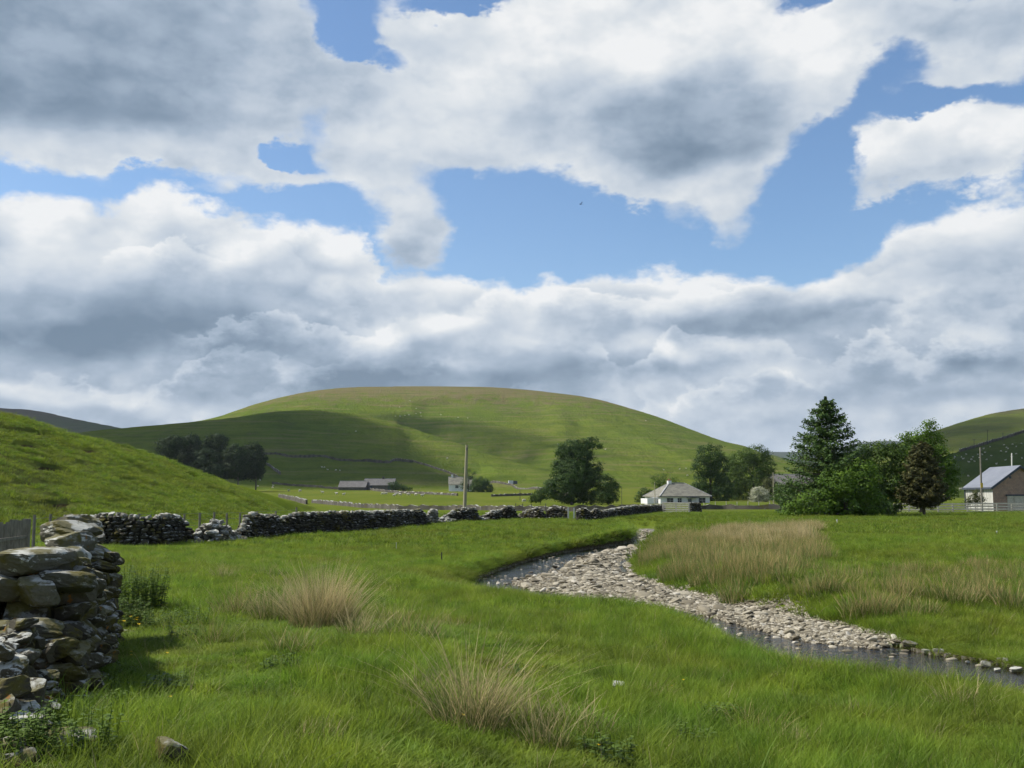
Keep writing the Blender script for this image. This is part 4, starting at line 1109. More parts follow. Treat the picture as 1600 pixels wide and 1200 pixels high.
def rim_grass(n):
    xs_, ys_ = rng.uniform(CHW[:, 0].min() - 1, CHW[:, 0].max() + 1, n), rng.uniform(10, 80, n)
    z, c_, s_, sb, bw = zall(xs_, ys_, True)
    ok = (s_ > bw * .30) & (s_ < bw * .95 + .15) & (bw < 1.25)
    x, y, z = xs_[ok], ys_[ok], z[ok]; m_ = len(x); q = rng.uniform(.5, .95, m_)
    scatter('bank_grass', np.stack([x, y, z], -1), np.stack([rng.normal(0, .15, m_), rng.normal(0, .15, m_), rng.uniform(0, 6.28, m_)], -1), np.stack([q, q, q], -1), over, 'long grass hanging over the cut banks of the stream', 'grass'); print('rim', m_)
rim_grass(60000)
field_grass('grass_stems', 1300, 4, 34, stems, .6, 1.1, 'thin pale seed stems rising above the grass')

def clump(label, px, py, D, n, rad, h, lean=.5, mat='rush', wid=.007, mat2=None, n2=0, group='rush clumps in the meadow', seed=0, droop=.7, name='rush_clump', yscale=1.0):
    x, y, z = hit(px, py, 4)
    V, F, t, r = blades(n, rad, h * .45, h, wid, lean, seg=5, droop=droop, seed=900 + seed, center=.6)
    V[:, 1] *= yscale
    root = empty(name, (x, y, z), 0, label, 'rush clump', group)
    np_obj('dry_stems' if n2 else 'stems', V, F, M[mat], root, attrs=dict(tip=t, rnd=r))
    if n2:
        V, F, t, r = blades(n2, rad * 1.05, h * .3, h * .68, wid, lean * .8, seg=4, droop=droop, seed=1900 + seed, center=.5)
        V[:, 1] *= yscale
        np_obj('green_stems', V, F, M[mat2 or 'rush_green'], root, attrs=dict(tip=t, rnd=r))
    return root
clump('largest straw-coloured rush clump, fanning out left of the stream', 503, 985, 11.3, 1000, .44, 1.40, lean=.42, n2=420, seed=1, wid=.0065)
clump('smaller mixed straw clump hugging the left side of the largest one', 432, 972, 11.8, 330, .40, 1.05, lean=.4, n2=360, seed=2)
clump('sparse dull straw clump at the far left of the straw group', 372, 965, 12.4, 240, .40, .90, lean=.4, n2=300, mat='reed_brown', seed=3)
clump('green clump with few straw stems just right of the largest one', 560, 1000, 10.8, 90, .22, .62, lean=.4, n2=260, seed=4)
clump('low brownish clump halfway between the largest clump and the stream', 640, 1000, 11.0, 160, .36, .62, lean=.45, n2=200, mat='reed_brown', seed=5)
clump('wild spreading straw clump in the centre foreground with long arching stems', 735, 1140, 7.05, 190, .26, 1.12, lean=.50, n2=340, seed=6, wid=.0055, droop=1.0)
clump('thin straw clump at the lower right side of the wild spreading one', 850, 1170, 6.75, 40, .17, .70, lean=.5, n2=170, seed=7, wid=.005)
clump('dark green low clump in the foreground left of the wild spreading one', 490, 1165, 6.7, 24, .17, .34, lean=.5, n2=230, seed=8, wid=.005)
clump('dark olive clump at the bottom of the photo, right of centre', 1235, 1175, 6.6, 30, .16, .40, lean=.3, n2=230, seed=9, wid=.005)
clump('pale bent rushes hanging over the water at the near bank on the right', 1440, 1075, 11.4, 60, .45, .46, lean=.7, n2=60, seed=10, yscale=.4)
clump('thin upright rushes on the near bank where the lower water begins', 1350, 1060, 12.4, 60, .45, .42, lean=.35, n2=80, seed=11, yscale=.4, mat='reed_brown')
for i, (px, py, h_, n_, m_, l_) in enumerate([(330, 1010, .55, 70, 'reed_brown', 'low loose tussock at the left, below the dull straw clump'), (455, 1020, .50, 90, 'reed_brown', 'low tan tussock in front of the largest rush clump'), (610, 975, .50, 90, 'rush', 'low straw tussock between the largest clump and the brownish one'),
        (700, 985, .45, 60, 'reed_brown', 'faint tussock right of the low brownish clump'), (655, 1090, .40, 50, 'rush', 'arching straw wisps left of the wild spreading clump'), (800, 1130, .60, 70, 'rush', 'upright straw stems leaning right beside the wild spreading clump'), (905, 1150, .50, 40, 'rush', 'few long straw stems at the right of the foreground clumps'),
        (1010, 1090, .35, 50, 'reed_brown', 'small brown tussock near the tan stone'), (1180, 1150, .40, 60, 'reed_brown', 'small tussock left of the dark olive clump'), (1330, 1130, .40, 50, 'rush_green', 'green tussock in the right foreground near the water'), (350, 905, .7, 80, 'rush', 'pale tussock standing alone beyond the straw group'), (415, 900, .6, 60, 'reed_brown', 'thin tussock behind the straw group'),
        (1500, 1110, .5, 60, 'rush', 'straw stems on the near bank in the right corner'), (1250, 1050, .5, 60, 'reed_brown', 'brown rushes on the near bank above the water'), (720, 900, .45, 60, 'reed_brown', 'brown tussock at the left of the pool')]):
    clump(l_, px, py, 0, n_, .26, h_, lean=.55, mat=m_, n2=110, seed=60 + i, wid=.006, group='low tussocks in the near meadow')
bk = [(1150, 940, 0.9), (1120, 905, .7), (1230, 905, .6), (1345, 965, .9), (1372, 960, .8), (1300, 925, .7), (1410, 935, .8), (1440, 960, .6), (1470, 940, .8), (1500, 945, .8), (1540, 935, .7), (1580, 950, .9), (1190, 900, .6), (1050, 895, .6), (1100, 915, .6), (1275, 930, .6)]
lb = ['dark bushy rush clump nearest the gravel on the far bank', 'olive rush clump on the far bank above the gravel tongue', 'brown rush clump at the right end of the tan rush bed', 'green-brown rush clump hanging over the top of the right bank slope', 'rush clump with reddish stems leaning toward the water on the far bank', 'reddish-brown rush clump left of the bank-slope clumps', 'olive rush clump in the gap between reddish clumps on the right', 'short olive rush clump low on the right bank', 'tall tan rush clump, left one of the pair on the right field edge', 'tall tan rush clump, right one of the pair on the right field edge', 'dull green rush clump between the tan pair and the right edge', 'brown rush clump at the right edge of the photo', 'green rush clump on the near edge of the tan rush bed', 'dark rush clump at the left end of the tan rush bed', 'small rush clump directly above the grey gravel tongue', 'low rush clump below the right end of the tan rush bed']
for i, ((px, py, h), l_) in enumerate(zip(bk, lb)):
    x, y, z = hit(px, py, 14, 80)
    clump(l_, px, py, y, 170, .42, h * 1.05, lean=.35, mat='reed_brown', n2=200, seed=30 + i, wid=.012, group='rush clumps on the far bank')

# bed of tan rushes on the far bank
reeds = [bsrc('rush_tuft', 'reed_brown', n=60, rad=.30, hmin=.35, hmax=.75, wid=.011, lean=.28, seed=200 + i) for i in range(5)]
straw = [bsrc('rush_tuft', 'rush', n=60, rad=.30, hmin=.35, hmax=.8, wid=.011, lean=.28, seed=220 + i) for i in range(4)]
def bed(name, n, poly, sources, smin, smax, label, wob=1.2, dens=None):
    W_ = np.array([hit(a, b, 14, 200)[:2] for a, b in poly])
    b0, b1 = W_.min(0) - 3, W_.max(0) + 3
    Q_ = rng.uniform(b0, b1, (n, 2))
    d_ = seg_dist(Q_[:, 0], Q_[:, 1], W_)[0] + wob * 2 * fbm(Q_[:, 0] / 2.0, Q_[:, 1] / 3.0, 3)
    z, ok = grassy(Q_[:, 0], Q_[:, 1])
    ok &= (d_ < 0) & (fbm(Q_[:, 0] / 1.1, Q_[:, 1] / 1.5, 2) > rng.uniform(-.30, .12, n))
    Q_, z = Q_[ok], z[ok]; m_ = len(Q_)
    s_ = rng.uniform(smin, smax, m_)
    scatter(name, np.stack([Q_[:, 0], Q_[:, 1], z], -1), np.stack([rng.normal(0, .1, m_), rng.normal(0, .1, m_), rng.uniform(0, 6.28, m_)], -1), np.stack([s_, s_, s_], -1), sources, label, 'rushes')
    print(name, m_)
bed('rush_bed', 6000, [(1005, 862), (1010, 890), (1060, 900), (1130, 912), (1200, 905), (1285, 885), (1290, 850), (1270, 830), (1120, 834), (1060, 842)], reeds, .75, 1.25, 'brown and olive rush bed on the far bank of the stream')
bed('straw_rushes', 4000, [(1100, 850), (1180, 864), (1250, 858), (1275, 838), (1272, 828), (1120, 834)], straw, .7, 1.2, 'pale straw-coloured rushes along the back of the rush bed', wob=.8)
bed('bank_rushes', 900, [(1270, 925), (1320, 965), (1400, 965), (1450, 930), (1600, 935), (1600, 895), (1450, 895), (1300, 905)], reeds, .5, .9, 'scattered olive and reddish rushes on the right field edge', wob=2.0)

# weeds, dock and flowers at the foot of the near wall
def leafy(n, rad, h, ls, seed, up=.3):
    """stems with small leaves"""
    r = np.random.default_rng(seed); V, F, t, q = [], [], [], []
    for i in range(n):
        a, d = r.uniform(0, 6.28), rad * r.random() ** .5; x0, y0 = d * math.cos(a), d * math.sin(a); H_ = h * r.uniform(.55, 1)
        lx, ly = r.normal(0, .15, 2)
        for k in range(int(7 + H_ * 26)):
            f_ = r.random() ** .7; z = H_ * f_; aa = r.uniform(0, 6.28); L_ = ls * r.uniform(.6, 1.3) * (1.25 - .6 * f_); ca, sa = math.cos(aa), math.sin(aa)
            cx, cy = x0 + lx * z, y0 + ly * z; b_ = len(V); w_ = L_ * .28; dz = L_ * r.uniform(-.25, up)
            V += [(cx, cy, z), (cx + ca * L_ * .5 - sa * w_, cy + sa * L_ * .5 + ca * w_, z + dz * .6), (cx + ca * L_, cy + sa * L_, z + dz), (cx + ca * L_ * .5 + sa * w_, cy + sa * L_ * .5 - ca * w_, z + dz * .6)]
            F.append((b_, b_ + 1, b_ + 2, b_ + 3)); c_ = r.random(); t += [f_ * .6, f_, f_, f_]; q += [c_] * 4
        b_ = len(V); V += [(x0 - .003, y0, -.02), (x0 + .003, y0, -.02), (x0 + lx * H_ + .002, y0 + ly * H_, H_), (x0 + lx * H_ - .002, y0 + ly * H_, H_)]; F.append((b_, b_ + 1, b_ + 2, b_ + 3)); t += [.2] * 4; q += [.5] * 4
    return np.array(V), np.array(F), t, q
def weed(label, px, py, D, n, rad, h, ls, seed, mat='herb', cat='weeds', name='weed_clump', z=None):
    x, y, zz = hit(px, py, 3)
    V, F, t, q = leafy(n, rad, h, ls, seed)
    o = np_obj(name, V, F, M[mat], attrs=dict(tip=t, rnd=q)); o.location = (x, y, zz)
    return tag(o, label, cat)
weed('dense dark green nettles filling the angle behind the near wall', 210, 960, 11.7, 150, .55, .95, .10, 1, name='nettle_clump', cat='nettles')
weed('lighter leafy weeds in front of the nettles by the wall foot', 195, 985, 10.8, 80, .40, .55, .09, 2)
weed('leafy weeds right of the nettles in the open grass', 262, 985, 11.0, 90, .60, .38, .08, 3)
weed('upright reddish-brown dock plant against the wall foot', 163, 970, 11.2, 3, .05, .95, .06, 4, mat='dock', cat='dock plant', name='dock_plant')
weed('short second dock plant beside the taller one', 180, 965, 11.3, 2, .05, .72, .055, 5, mat='dock', cat='dock plant', name='dock_plant')
weed('dark spiky thistle at the edge of the wall shadow', 150, 1035, 8.9, 5, .10, .30, .15, 6, name='thistle', cat='thistle')
weed('pale thistle rosette in the foot of the tumbled pile', 62, 1100, 6.5, 5, .10, .28, .12, 7, name='thistle', cat='thistle')
weed('nettles growing in front of the tumbled pile at the left edge', 75, 1190, 6.0, 80, .38, .34, .06, 8, name='nettle_clump', cat='nettles')
weed('weeds at the very bottom left corner', 15, 1198, 5.4, 60, .3, .34, .06, 9)
for i, (px, py, l_) in enumerate([(290, 1000, 'low dark weed patch right of the yellow flowers'), (258, 1085, 'low weed rosette just beyond the wall shadow'), (190, 1120, 'weeds inside the wall shadow'), (440, 1050, 'small dark thistle in the grass below the straw clumps'), (950, 1190, 'weed rosette at the bottom middle'), (1080, 1165, 'leafy weeds at the bottom, right of centre'), (1130, 1130, 'weed patch in the right foreground')]):
    x, y, z = hit(px, py, 4)
    weed(l_, px, py, y, 26, .2, .2, .07, 20 + i)

_h = []
for i in range(4):
    V, F, t, q = leafy(16, .16, .10, .035, 300 + i); _h.append(src('clover_patch', V, F, M['herb'], attrs=dict(tip=t, rnd=q)))
field_grass('clover', 2600, 4, 22, _h, .7, 1.4, 'small leafy weeds and clover growing through the grass', keep=lambda X, Y: fbm(X / 1.3, Y / 1.3, 3) > rng.uniform(0, .25, X.shape))
ym, N_ = new_mat('yellow_petal'); finish(N_, (0.75, 0.50, 0.02), 0.5, trans=.2); M['petal'] = ym
def flower(r_, h):
    V, F, mi = [(0, 0, h)], [], []
    for k in range(5):
        a = k * 1.2566; b_ = len(V)
        V += [(math.cos(a - .5) * r_ * .8, math.sin(a - .5) * r_ * .8, h + r_ * .35), (math.cos(a) * r_, math.sin(a) * r_, h + r_ * .5), (math.cos(a + .5) * r_ * .8, math.sin(a + .5) * r_ * .8, h + r_ * .35)]
        F.append((0, b_, b_ + 1, b_ + 2)); mi.append(0)
    b_ = len(V); V += [(-.002, 0, 0), (.002, 0, 0), (.002, 0, h), (-.002, 0, h)]; F.append((b_, b_ + 1, b_ + 2, b_ + 3)); mi.append(1)
    return np.array(V), np.array(F), mi
def flower_thing(px, py, D, r_, h, label, group):
    x, y, z = hit(px, py, 3); V, F, mi = flower(r_, h)
    o = bpy.data.objects.new('buttercup', np_mesh('buttercup', V, F, [M['petal'], M['grass']], midx=mi, attrs=dict(tip=np.ones(len(V)), rnd=np.full(len(V), .4))))
    o.location = (x, y, z); o.rotation_euler = (random.uniform(-.4, .1), random.uniform(-.3, .3), random.uniform(0, 6)); link(o)
    return tag(o, label, 'flower', group)
for (px, py) in [(180, 975), (186, 968), (183, 981), (190, 979), (198, 977), (203, 972), (206, 980), (212, 983), (201, 984), (209, 975), (214, 977)]:
    flower_thing(px, py + 12, 10.6, .028, .22 + random.uniform(-.05, .08), 'yellow flower in the bright patch at the wall foot', 'yellow flowers at the wall foot')
for (px, py, l_) in [(200, 1032, 'pair-left buttercup in the grass below the pale flat stone'), (204, 1026, 'pair-right buttercup in the grass below the pale flat stone'), (258, 1027, 'single buttercup right of the buttercup pair'), (262, 1104, 'single buttercup beyond the wall shadow'), (718, 1132, 'buttercup at the base of the wild spreading straw clump'), (852, 1048, 'buttercup on a tall stem right of the wild straw clump'), (932, 1182, 'buttercup near the bottom middle'), (1046, 1078, 'buttercup right of the small tan stone'), (1068, 1068, 'orange-yellow buttercup in the right foreground grass')]:
    x, y, z = hit(px, py + 15, 4); flower_thing(px, py + 15, y, .016, .14 + .0, l_, 'scattered buttercups')

# ------------------------------------------------------------------ trees
def leaf_material(name, dark, light, trans=.35, scale=.5):
    m, N = new_mat(name)
    rn = attr(N, 'rnd'); n1 = N.noise(pos(N), scale, 3, .6)
    c = N.mix(N.mr(N.m('ADD', N.m('MULTIPLY', rn, .6), N.m('MULTIPLY', n1, .6)), .3, .9), dark, light)
    finish(N, c, .6, spec=.12, trans=trans); return m
M['leaf_bright'] = leaf_material('sycamore_leaf', (.055, .115, .014), (.145, .235, .03))
M['leaf_mid'] = leaf_material('ash_leaf', (.045, .085, .016), (.10, .155, .03))
M['leaf_dark'] = leaf_material('dark_leaf', (.026, .058, .015), (.068, .115, .026), .28)
M['leaf_copse'] = leaf_material('shaded_copse_leaf', (.014, .032, .008), (.035, .060, .014), .15)  # darker leaf copy for the copse, its cloud shade put into the colour
M['leaf_lime'] = leaf_material('pale_leaf', (.06, .095, .02), (.12, .16, .04))
M['leaf_olive'] = leaf_material('olive_leaf', (.05, .065, .02), (.10, .11, .035))
M['blossom'] = leaf_material('hawthorn_blossom', (.20, .24, .10), (.62, .60, .48), .2, 1.5)
M['needle'] = leaf_material('spruce_needle', (.036, .080, .020), (.105, .165, .038), .2)
M['needle_brown'] = leaf_material('pine_needle', (.050, .062, .022), (.130, .122, .042), .2)
bk_, N_ = new_mat('bark'); _n = N_.noise(N_.v('MULTIPLY', pos(N_), (6, 6, 1.2)), 2, 5, .7); finish(N_, N_.ramp(_n, [(.3, (.05, .042, .032)), (.7, (.14, .12, .095))]), .95, _n, .6, .05); M['bark'] = bk_

def tube(pts, rad, seg=7):
    pts = np.array(pts, float); n = len(pts); V, F = [], []
    for i in range(n):
        d = pts[min(i + 1, n - 1)] - pts[max(i - 1, 0)]; d /= np.linalg.norm(d) + 1e-9
        u = np.cross(d, (0, 1, 0) if abs(d[1]) < .9 else (1, 0, 0)); u /= np.linalg.norm(u); w = np.cross(d, u)
        for k in range(seg):
            a = 6.2832 * k / seg; V.append(pts[i] + rad[i] * (math.cos(a) * u + math.sin(a) * w))
    for i in range(n - 1):
        for k in range(seg):
            F.append((i * seg + k, i * seg + (k + 1) % seg, (i + 1) * seg + (k + 1) % seg, (i + 1) * seg + k))
    return np.array(V), np.array(F)
def merge(parts):
    Vs, Fs, o_ = [], [], 0
    for V, F in parts: Vs.append(V); Fs.append(np.asarray(F) + o_); o_ += len(V)
    return np.concatenate(Vs), np.concatenate(Fs)

def leaf_cards(C, Nn, size, r, aspect=.7):
    """small bent quads at C facing roughly along Nn"""
    n = len(C); nz = Nn + r.normal(0, .55, (n, 3)); nz /= np.linalg.norm(nz, axis=1)[:, None] + 1e-9
    t_ = r.normal(size=(n, 3)); u = np.cross(nz, t_); u /= np.linalg.norm(u, axis=1)[:, None] + 1e-9; w = np.cross(nz, u)
    s_ = size * r.uniform(.6, 1.3, n)[:, None]
    V = np.stack([C - u * s_ * .5, C - w * s_ * .5 * aspect, C + u * s_ * .5, C + w * s_ * .5 * aspect], 1)
    F = np.arange(4 * n).reshape(n, 4)
    return V.reshape(-1, 3), F

def broadleaf(label, base, lobes, mat, leaf=.22, dens=1.0, cat='tree', name='broadleaf_tree', group=None, depth=.8, trunk=.22, seed=0, D=None, loose=.16, holes=.15):
    """base (px, py); lobes rows (px, py, rx, ry) in picture units, given real size at the tree's distance"""
    r = np.random.default_rng(5000 + seed)
    if D is None: x0, y0, z0 = hit(base[0], base[1], 40)
    else:
        x0, y0, z0 = at(base[0], base[1], D); z0 = zg(x0, y0)
    k = y0 / FPX
    C, Nn, Rn = [], [], []; tips = []
    for (px, py, rx, ry) in lobes:
        yd = y0 + r.uniform(-.5, .5) * rx * k * depth
        cx, _, cz = at(px, py, yd); RX, RZ = rx * k, ry * k; RY = (RX + RZ) / 2 * depth
        cx -= x0; cz -= z0; cy = yd - y0; tips.append((cx, cy, cz, min(RX, RZ)))
        area = RX * RZ * 12
        m_ = max(8, int(area / (leaf * 3.2) ** 2 * 1.3))
        d_ = r.normal(size=(m_, 3)); d_ /= np.linalg.norm(d_, axis=1)[:, None]
        rad = r.uniform(.72, 1.10, m_)[:, None]
        keep_ = (fbm(d_[:, 0] * 2.2 + cx, d_[:, 2] * 2.2 + d_[:, 1], 2) > -.5 + holes * 1.6 - .1)
        d_, rad = d_[keep_], rad[keep_]; m_ = len(d_)
        cc = d_ * rad * np.array([RX, RY, RZ]) + np.array([cx, cy, cz])
        nl = max(6, int(26 * dens))
        off = r.normal(size=(m_, nl, 3)) * leaf * 1.25 * np.array([1, 1, .6])
        P_ = (cc[:, None] + off).reshape(-1, 3)
        nn = (d_[:, None] * np.ones((1, nl, 1)) + off / (leaf * 1.6) * .7 + np.array([0, 0, .35])).reshape(-1, 3)
        C.append(P_); Nn.append(nn); Rn.append(np.repeat(r.random(m_), nl) * .5 + r.random(m_ * nl) * .5)
    C = np.concatenate(C); Nn = np.concatenate(Nn); Rn = np.concatenate(Rn)
    ok = C[:, 2] > .05
    C, Nn, Rn = C[ok], Nn[ok], Rn[ok]
    V, F = leaf_cards(C, Nn, leaf, r)
    root = empty(name, (x0, y0, z0), 0, label, cat, group)
    np_obj('crown', V, F, M[mat], root, attrs=dict(rnd=np.repeat(Rn, 4)))
    top = max(t_[2] for t_ in tips)
    parts = []; zt = top * .62
    parts.append(tube([(0, 0, -.3), (.05, 0, top * .18), (-.06, .04, top * .4), (0, 0, zt)], [trunk * 1.3, trunk, trunk * .75, trunk * .35]))
    for (cx, cy, cz, rr) in tips:
        z1 = min(cz * .55, zt * .9)
        parts.append(tube([(0, 0, z1), (cx * .45, cy * .5, z1 + (cz - z1) * .55), (cx, cy, cz), (cx + rr * .2, cy, cz + rr * .55)], [trunk * .5, trunk * .32, trunk * .16, .02], 5))
    V, F = merge(parts)
    np_obj('trunk', V, F, M['bark'], root, smooth=True)
    print(label[:30], 'leaves', len(C), 'D %.0f' % y0)
    return root

def conifer(label, base, top_px, wid_px, mat, seed, levels=30, per=10, droop=.25, fol=.34, cat='conifer', name='spruce_tree', D=None, low=.06, power=.85, upturn=.25, ragged=.3, bare=0.0, lean=0.0):
    r = np.random.default_rng(7000 + seed)
    if D is None: x0, y0, z0 = hit(base[0], base[1], 40)
    else:
        x0, y0, z0 = at(base[0], base[1], D); z0 = zg(x0, y0)
    k = y0 / FPX; H_ = (base[1] - top_px) * k; W_ = wid_px * k / 2
    C, Nn, parts = [], [], []
    parts.append(tube([(0, 0, -.2), (lean * .3, 0, H_ * .4), (lean, 0, H_ * .985)], [H_ * .022, H_ * .014, .015]))
    for i in range(levels):
        f_ = low + (1 - low) * (i / (levels - 1)) ** .9; z = H_ * f_
        L0 = W_ * (1 - f_) ** power + .10
        m_ = max(4, int(per * (1 - .45 * f_)))
        for j in range(m_):
            a = r.uniform(0, 6.283); L_ = L0 * r.uniform(1 - ragged, 1.08); q = np.linspace(0, 1, 8)
            rad = L_ * q; zz = z + r.uniform(-.5, .5) * H_ / levels - droop * L_ * np.sin(q * 1.9) * .6 + upturn * L_ * q ** 2.2
            pts_ = np.stack([rad * math.cos(a) + lean * f_, rad * math.sin(a), zz], -1)
            parts.append(tube(pts_[::3], [.035, .022, .01], 4)) if len(parts) < 260 else None
            nl = int(24 + 90 * L_ / max(W_, .1))
            s_ = bare + (1 - bare) * r.random(nl) ** .75
            c_ = np.stack([np.interp(s_, q, pts_[:, d]) for d in range(3)], -1)
            wv = fol * (.35 + (1 - s_) * .9) * min(1, L_ / 1.2)
            side = r.normal(0, 1, nl) * wv
            c_ += np.stack([-math.sin(a) * side, math.cos(a) * side, -np.abs(r.normal(0, .10, nl)) - np.abs(side) * .25], -1)
            C.append(c_); Nn.append(np.stack([np.full(nl, math.cos(a) * .3), np.full(nl, math.sin(a) * .3), np.ones(nl)], -1))
    C = np.concatenate(C); Nn = np.concatenate(Nn)
    ok = C[:, 2] > .05; C, Nn = C[ok], Nn[ok]
    V, F = leaf_cards(C, Nn, fol * .8, r, .42)
    root = empty(name, (x0, y0, z0), 0, label, cat)
    np_obj('foliage', V, F, M[mat], root, attrs=dict(rnd=np.repeat(r.random(len(C)), 4)))
    V, F = merge(parts); np_obj('trunk', V, F, M['bark'], root, smooth=True)
    print(label[:30], 'cards', len(C), 'D %.0f' % y0)
    return root

# right-hand group
conifer('tall spruce with layered dark branches, rising above the tree group on the right', (1297, 812), 628, 185, 'needle', 1, levels=32, per=22, droop=.10, upturn=.20, D=90, low=.04, power=.62, fol=.34, ragged=.30)
broadleaf('bright green sycamore in front of the tall spruce', (1322, 815), [(1312, 758, 30, 22), (1345, 752, 30, 26), (1275, 788, 32, 20), (1322, 792, 36, 20), (1360, 790, 24, 24), (1240, 800, 18, 12), (1352, 728, 16, 13), (1322, 738, 16, 12)], 'leaf_bright', .205, D=87, seed=1, dens=1.1, trunk=.16)
broadleaf('leafy mid-green tree between the sycamore and the brown pine', (1385, 804), [(1380, 722, 26, 26), (1362, 745, 22, 26), (1398, 750, 26, 30), (1385, 782, 30, 20), (1345, 708, 16, 14), (1400, 706, 18, 16), (1372, 702, 20, 12)], 'leaf_mid', .205, D=96, seed=2, dens=1.0, trunk=.16)
broadleaf('tall open-topped green tree rising behind the brown pine', (1440, 802), [(1452, 668, 12, 12), (1437, 685, 15, 13), (1415, 682, 8, 9), (1462, 690, 14, 16), (1430, 712, 26, 24), (1466, 722, 22, 26), (1450, 755, 34, 30), (1482, 760, 14, 24), (1420, 756, 22, 28), (1442, 700, 22, 16), (1484, 740, 12, 16)], 'leaf_bright', .205, D=104, seed=3, dens=1.0, trunk=.18)
conifer('brownish pine with a broad rounded cone shape in front of the open-topped tree', (1444, 804), 690, 88, 'needle_brown', 2, levels=26, per=20, droop=-.1, upturn=.35, D=94, low=.15, power=.5, fol=.36, name='pine_tree', ragged=.25)
conifer('low dark spreading conifer at the left foot of the tall spruce', (1238, 808), 755, 55, 'needle', 3, levels=12, per=12, droop=.2, upturn=.1, D=97, low=.05, power=.6, fol=.34)
broadleaf('dark rounded bush right at the foot of the tree group, by the rail fence', (1372, 806), [(1365, 795, 22, 12), (1392, 796, 14, 10), (1340, 802, 18, 9)], 'leaf_dark', .22, D=94, seed=4, cat='bush', name='bush', trunk=.06)
# trees by the cottage
broadleaf('dark tall oval tree immediately right of the cottage', (1111, 789), [(1110, 712, 21, 19), (1100, 730, 18, 20), (1122, 732, 18, 22), (1110, 752, 27, 20), (1112, 772, 28, 16), (1095, 768, 14, 18), (1130, 765, 14, 20)], 'leaf_dark', .36, D=280, seed=5, dens=.9, trunk=.35)
broadleaf('big mid-green tree behind the flowering hawthorn', (1178, 789), [(1160, 722, 23, 18), (1180, 710, 22, 14), (1196, 728, 15, 22), (1172, 740, 27, 20), (1150, 755, 18, 22), (1185, 760, 22, 20), (1165, 776, 28, 13)], 'leaf_mid', .36, D=290, seed=6, dens=.9, trunk=.35)
broadleaf('pale green tree squeezed between the dark oval tree and the big one', (1148, 789), [(1143, 728, 10, 16), (1146, 750, 12, 18), (1144, 772, 12, 14)], 'leaf_lime', .36, D=296, seed=7, dens=.9, trunk=.2)
broadleaf('small round airy tree rising behind the cottage roof', (1040, 785), [(1030, 750, 13, 9), (1046, 745, 12, 8), (1040, 762, 18, 12), (1056, 755, 7, 7)], 'leaf_mid', .34, D=275, seed=8, dens=.6, trunk=.15, holes=.35)
broadleaf('small dark bush at the left end of the cottage', (1008, 788), [(1008, 772, 12, 9), (1002, 780, 11, 8), (1016, 780, 9, 8)], 'leaf_dark', .32, D=262, seed=9, cat='bush', name='bush', trunk=.08)
broadleaf('hawthorn covered in cream blossom right of the cottage trees', (1186, 790), [(1186, 768, 12, 7), (1180, 777, 9, 8), (1193, 776, 10, 9), (1186, 782, 14, 6)], 'blossom', .24, D=262, seed=10, name='hawthorn_bush', cat='bush', trunk=.08)
broadleaf('olive green bush between the hawthorn and the stone outbuilding', (1205, 790), [(1202, 755, 12, 8), (1208, 768, 12, 12), (1198, 762, 8, 9)], 'leaf_olive', .34, D=278, seed=11, cat='bush', name='bush', trunk=.08)
broadleaf('green bush in front of the stone outbuilding', (1226, 790), [(1222, 765, 12, 10), (1232, 770, 13, 12), (1224, 780, 15, 8)], 'leaf_mid', .34, D=255, seed=12, cat='bush', name='bush', trunk=.08)
# big open tree in the middle
broadleaf('big open-crowned tree standing alone right of the leaning pole', (893, 787), [(922, 690, 12, 7), (914, 700, 15, 12), (905, 716, 20, 18), (880, 708, 13, 10), (876, 735, 14, 18), (905, 745, 26, 22), (882, 762, 30, 20), (918, 768, 20, 18), (861, 765, 11, 14), (935, 697, 5, 4), (895, 725, 22, 22), (895, 772, 26, 14), (895, 745, 26, 22), (897, 702, 22, 15), (925, 738, 15, 22)], 'leaf_dark', .34, D=235, seed=13, dens=1.2, trunk=.3, holes=.15)
broadleaf('dark rounded bush tucked under the right side of the big open tree', (950, 788), [(948, 755, 17, 13), (954, 770, 14, 16), (942, 775, 14, 12)], 'leaf_dark', .32, D=232, seed=14, cat='bush', name='bush', trunk=.1)
broadleaf('low dark bush at the left foot of the big open tree', (844, 786), [(842, 775, 12, 8), (850, 770, 9, 9), (836, 780, 9, 5)], 'leaf_dark', .32, D=238, seed=15, cat='bush', name='bush', trunk=.06)
# farmhouse trees
broadleaf('thin irregular dark tree at the white farmhouse gable', (732, 774), [(728, 735, 6, 5), (731, 745, 8, 6), (741, 738, 3, 4), (730, 757, 10, 9), (736, 768, 10, 6)], 'leaf_dark', .40, D=430, seed=16, dens=.8, trunk=.22, holes=.35)
broadleaf('dark round bush beside the white farmhouse', (754, 776), [(750, 757, 14, 11), (760, 763, 10, 11), (748, 767, 16, 8)], 'leaf_dark', .42, D=425, seed=17, cat='bush', name='bush', trunk=.1)
broadleaf('dim low bush at the right end of the long farm sheds', (618, 769), [(616, 759, 10, 6), (625, 762, 11, 5), (636, 764, 8, 4)], 'leaf_dark', .45, D=455, seed=18, cat='bush', name='bush', trunk=.1)
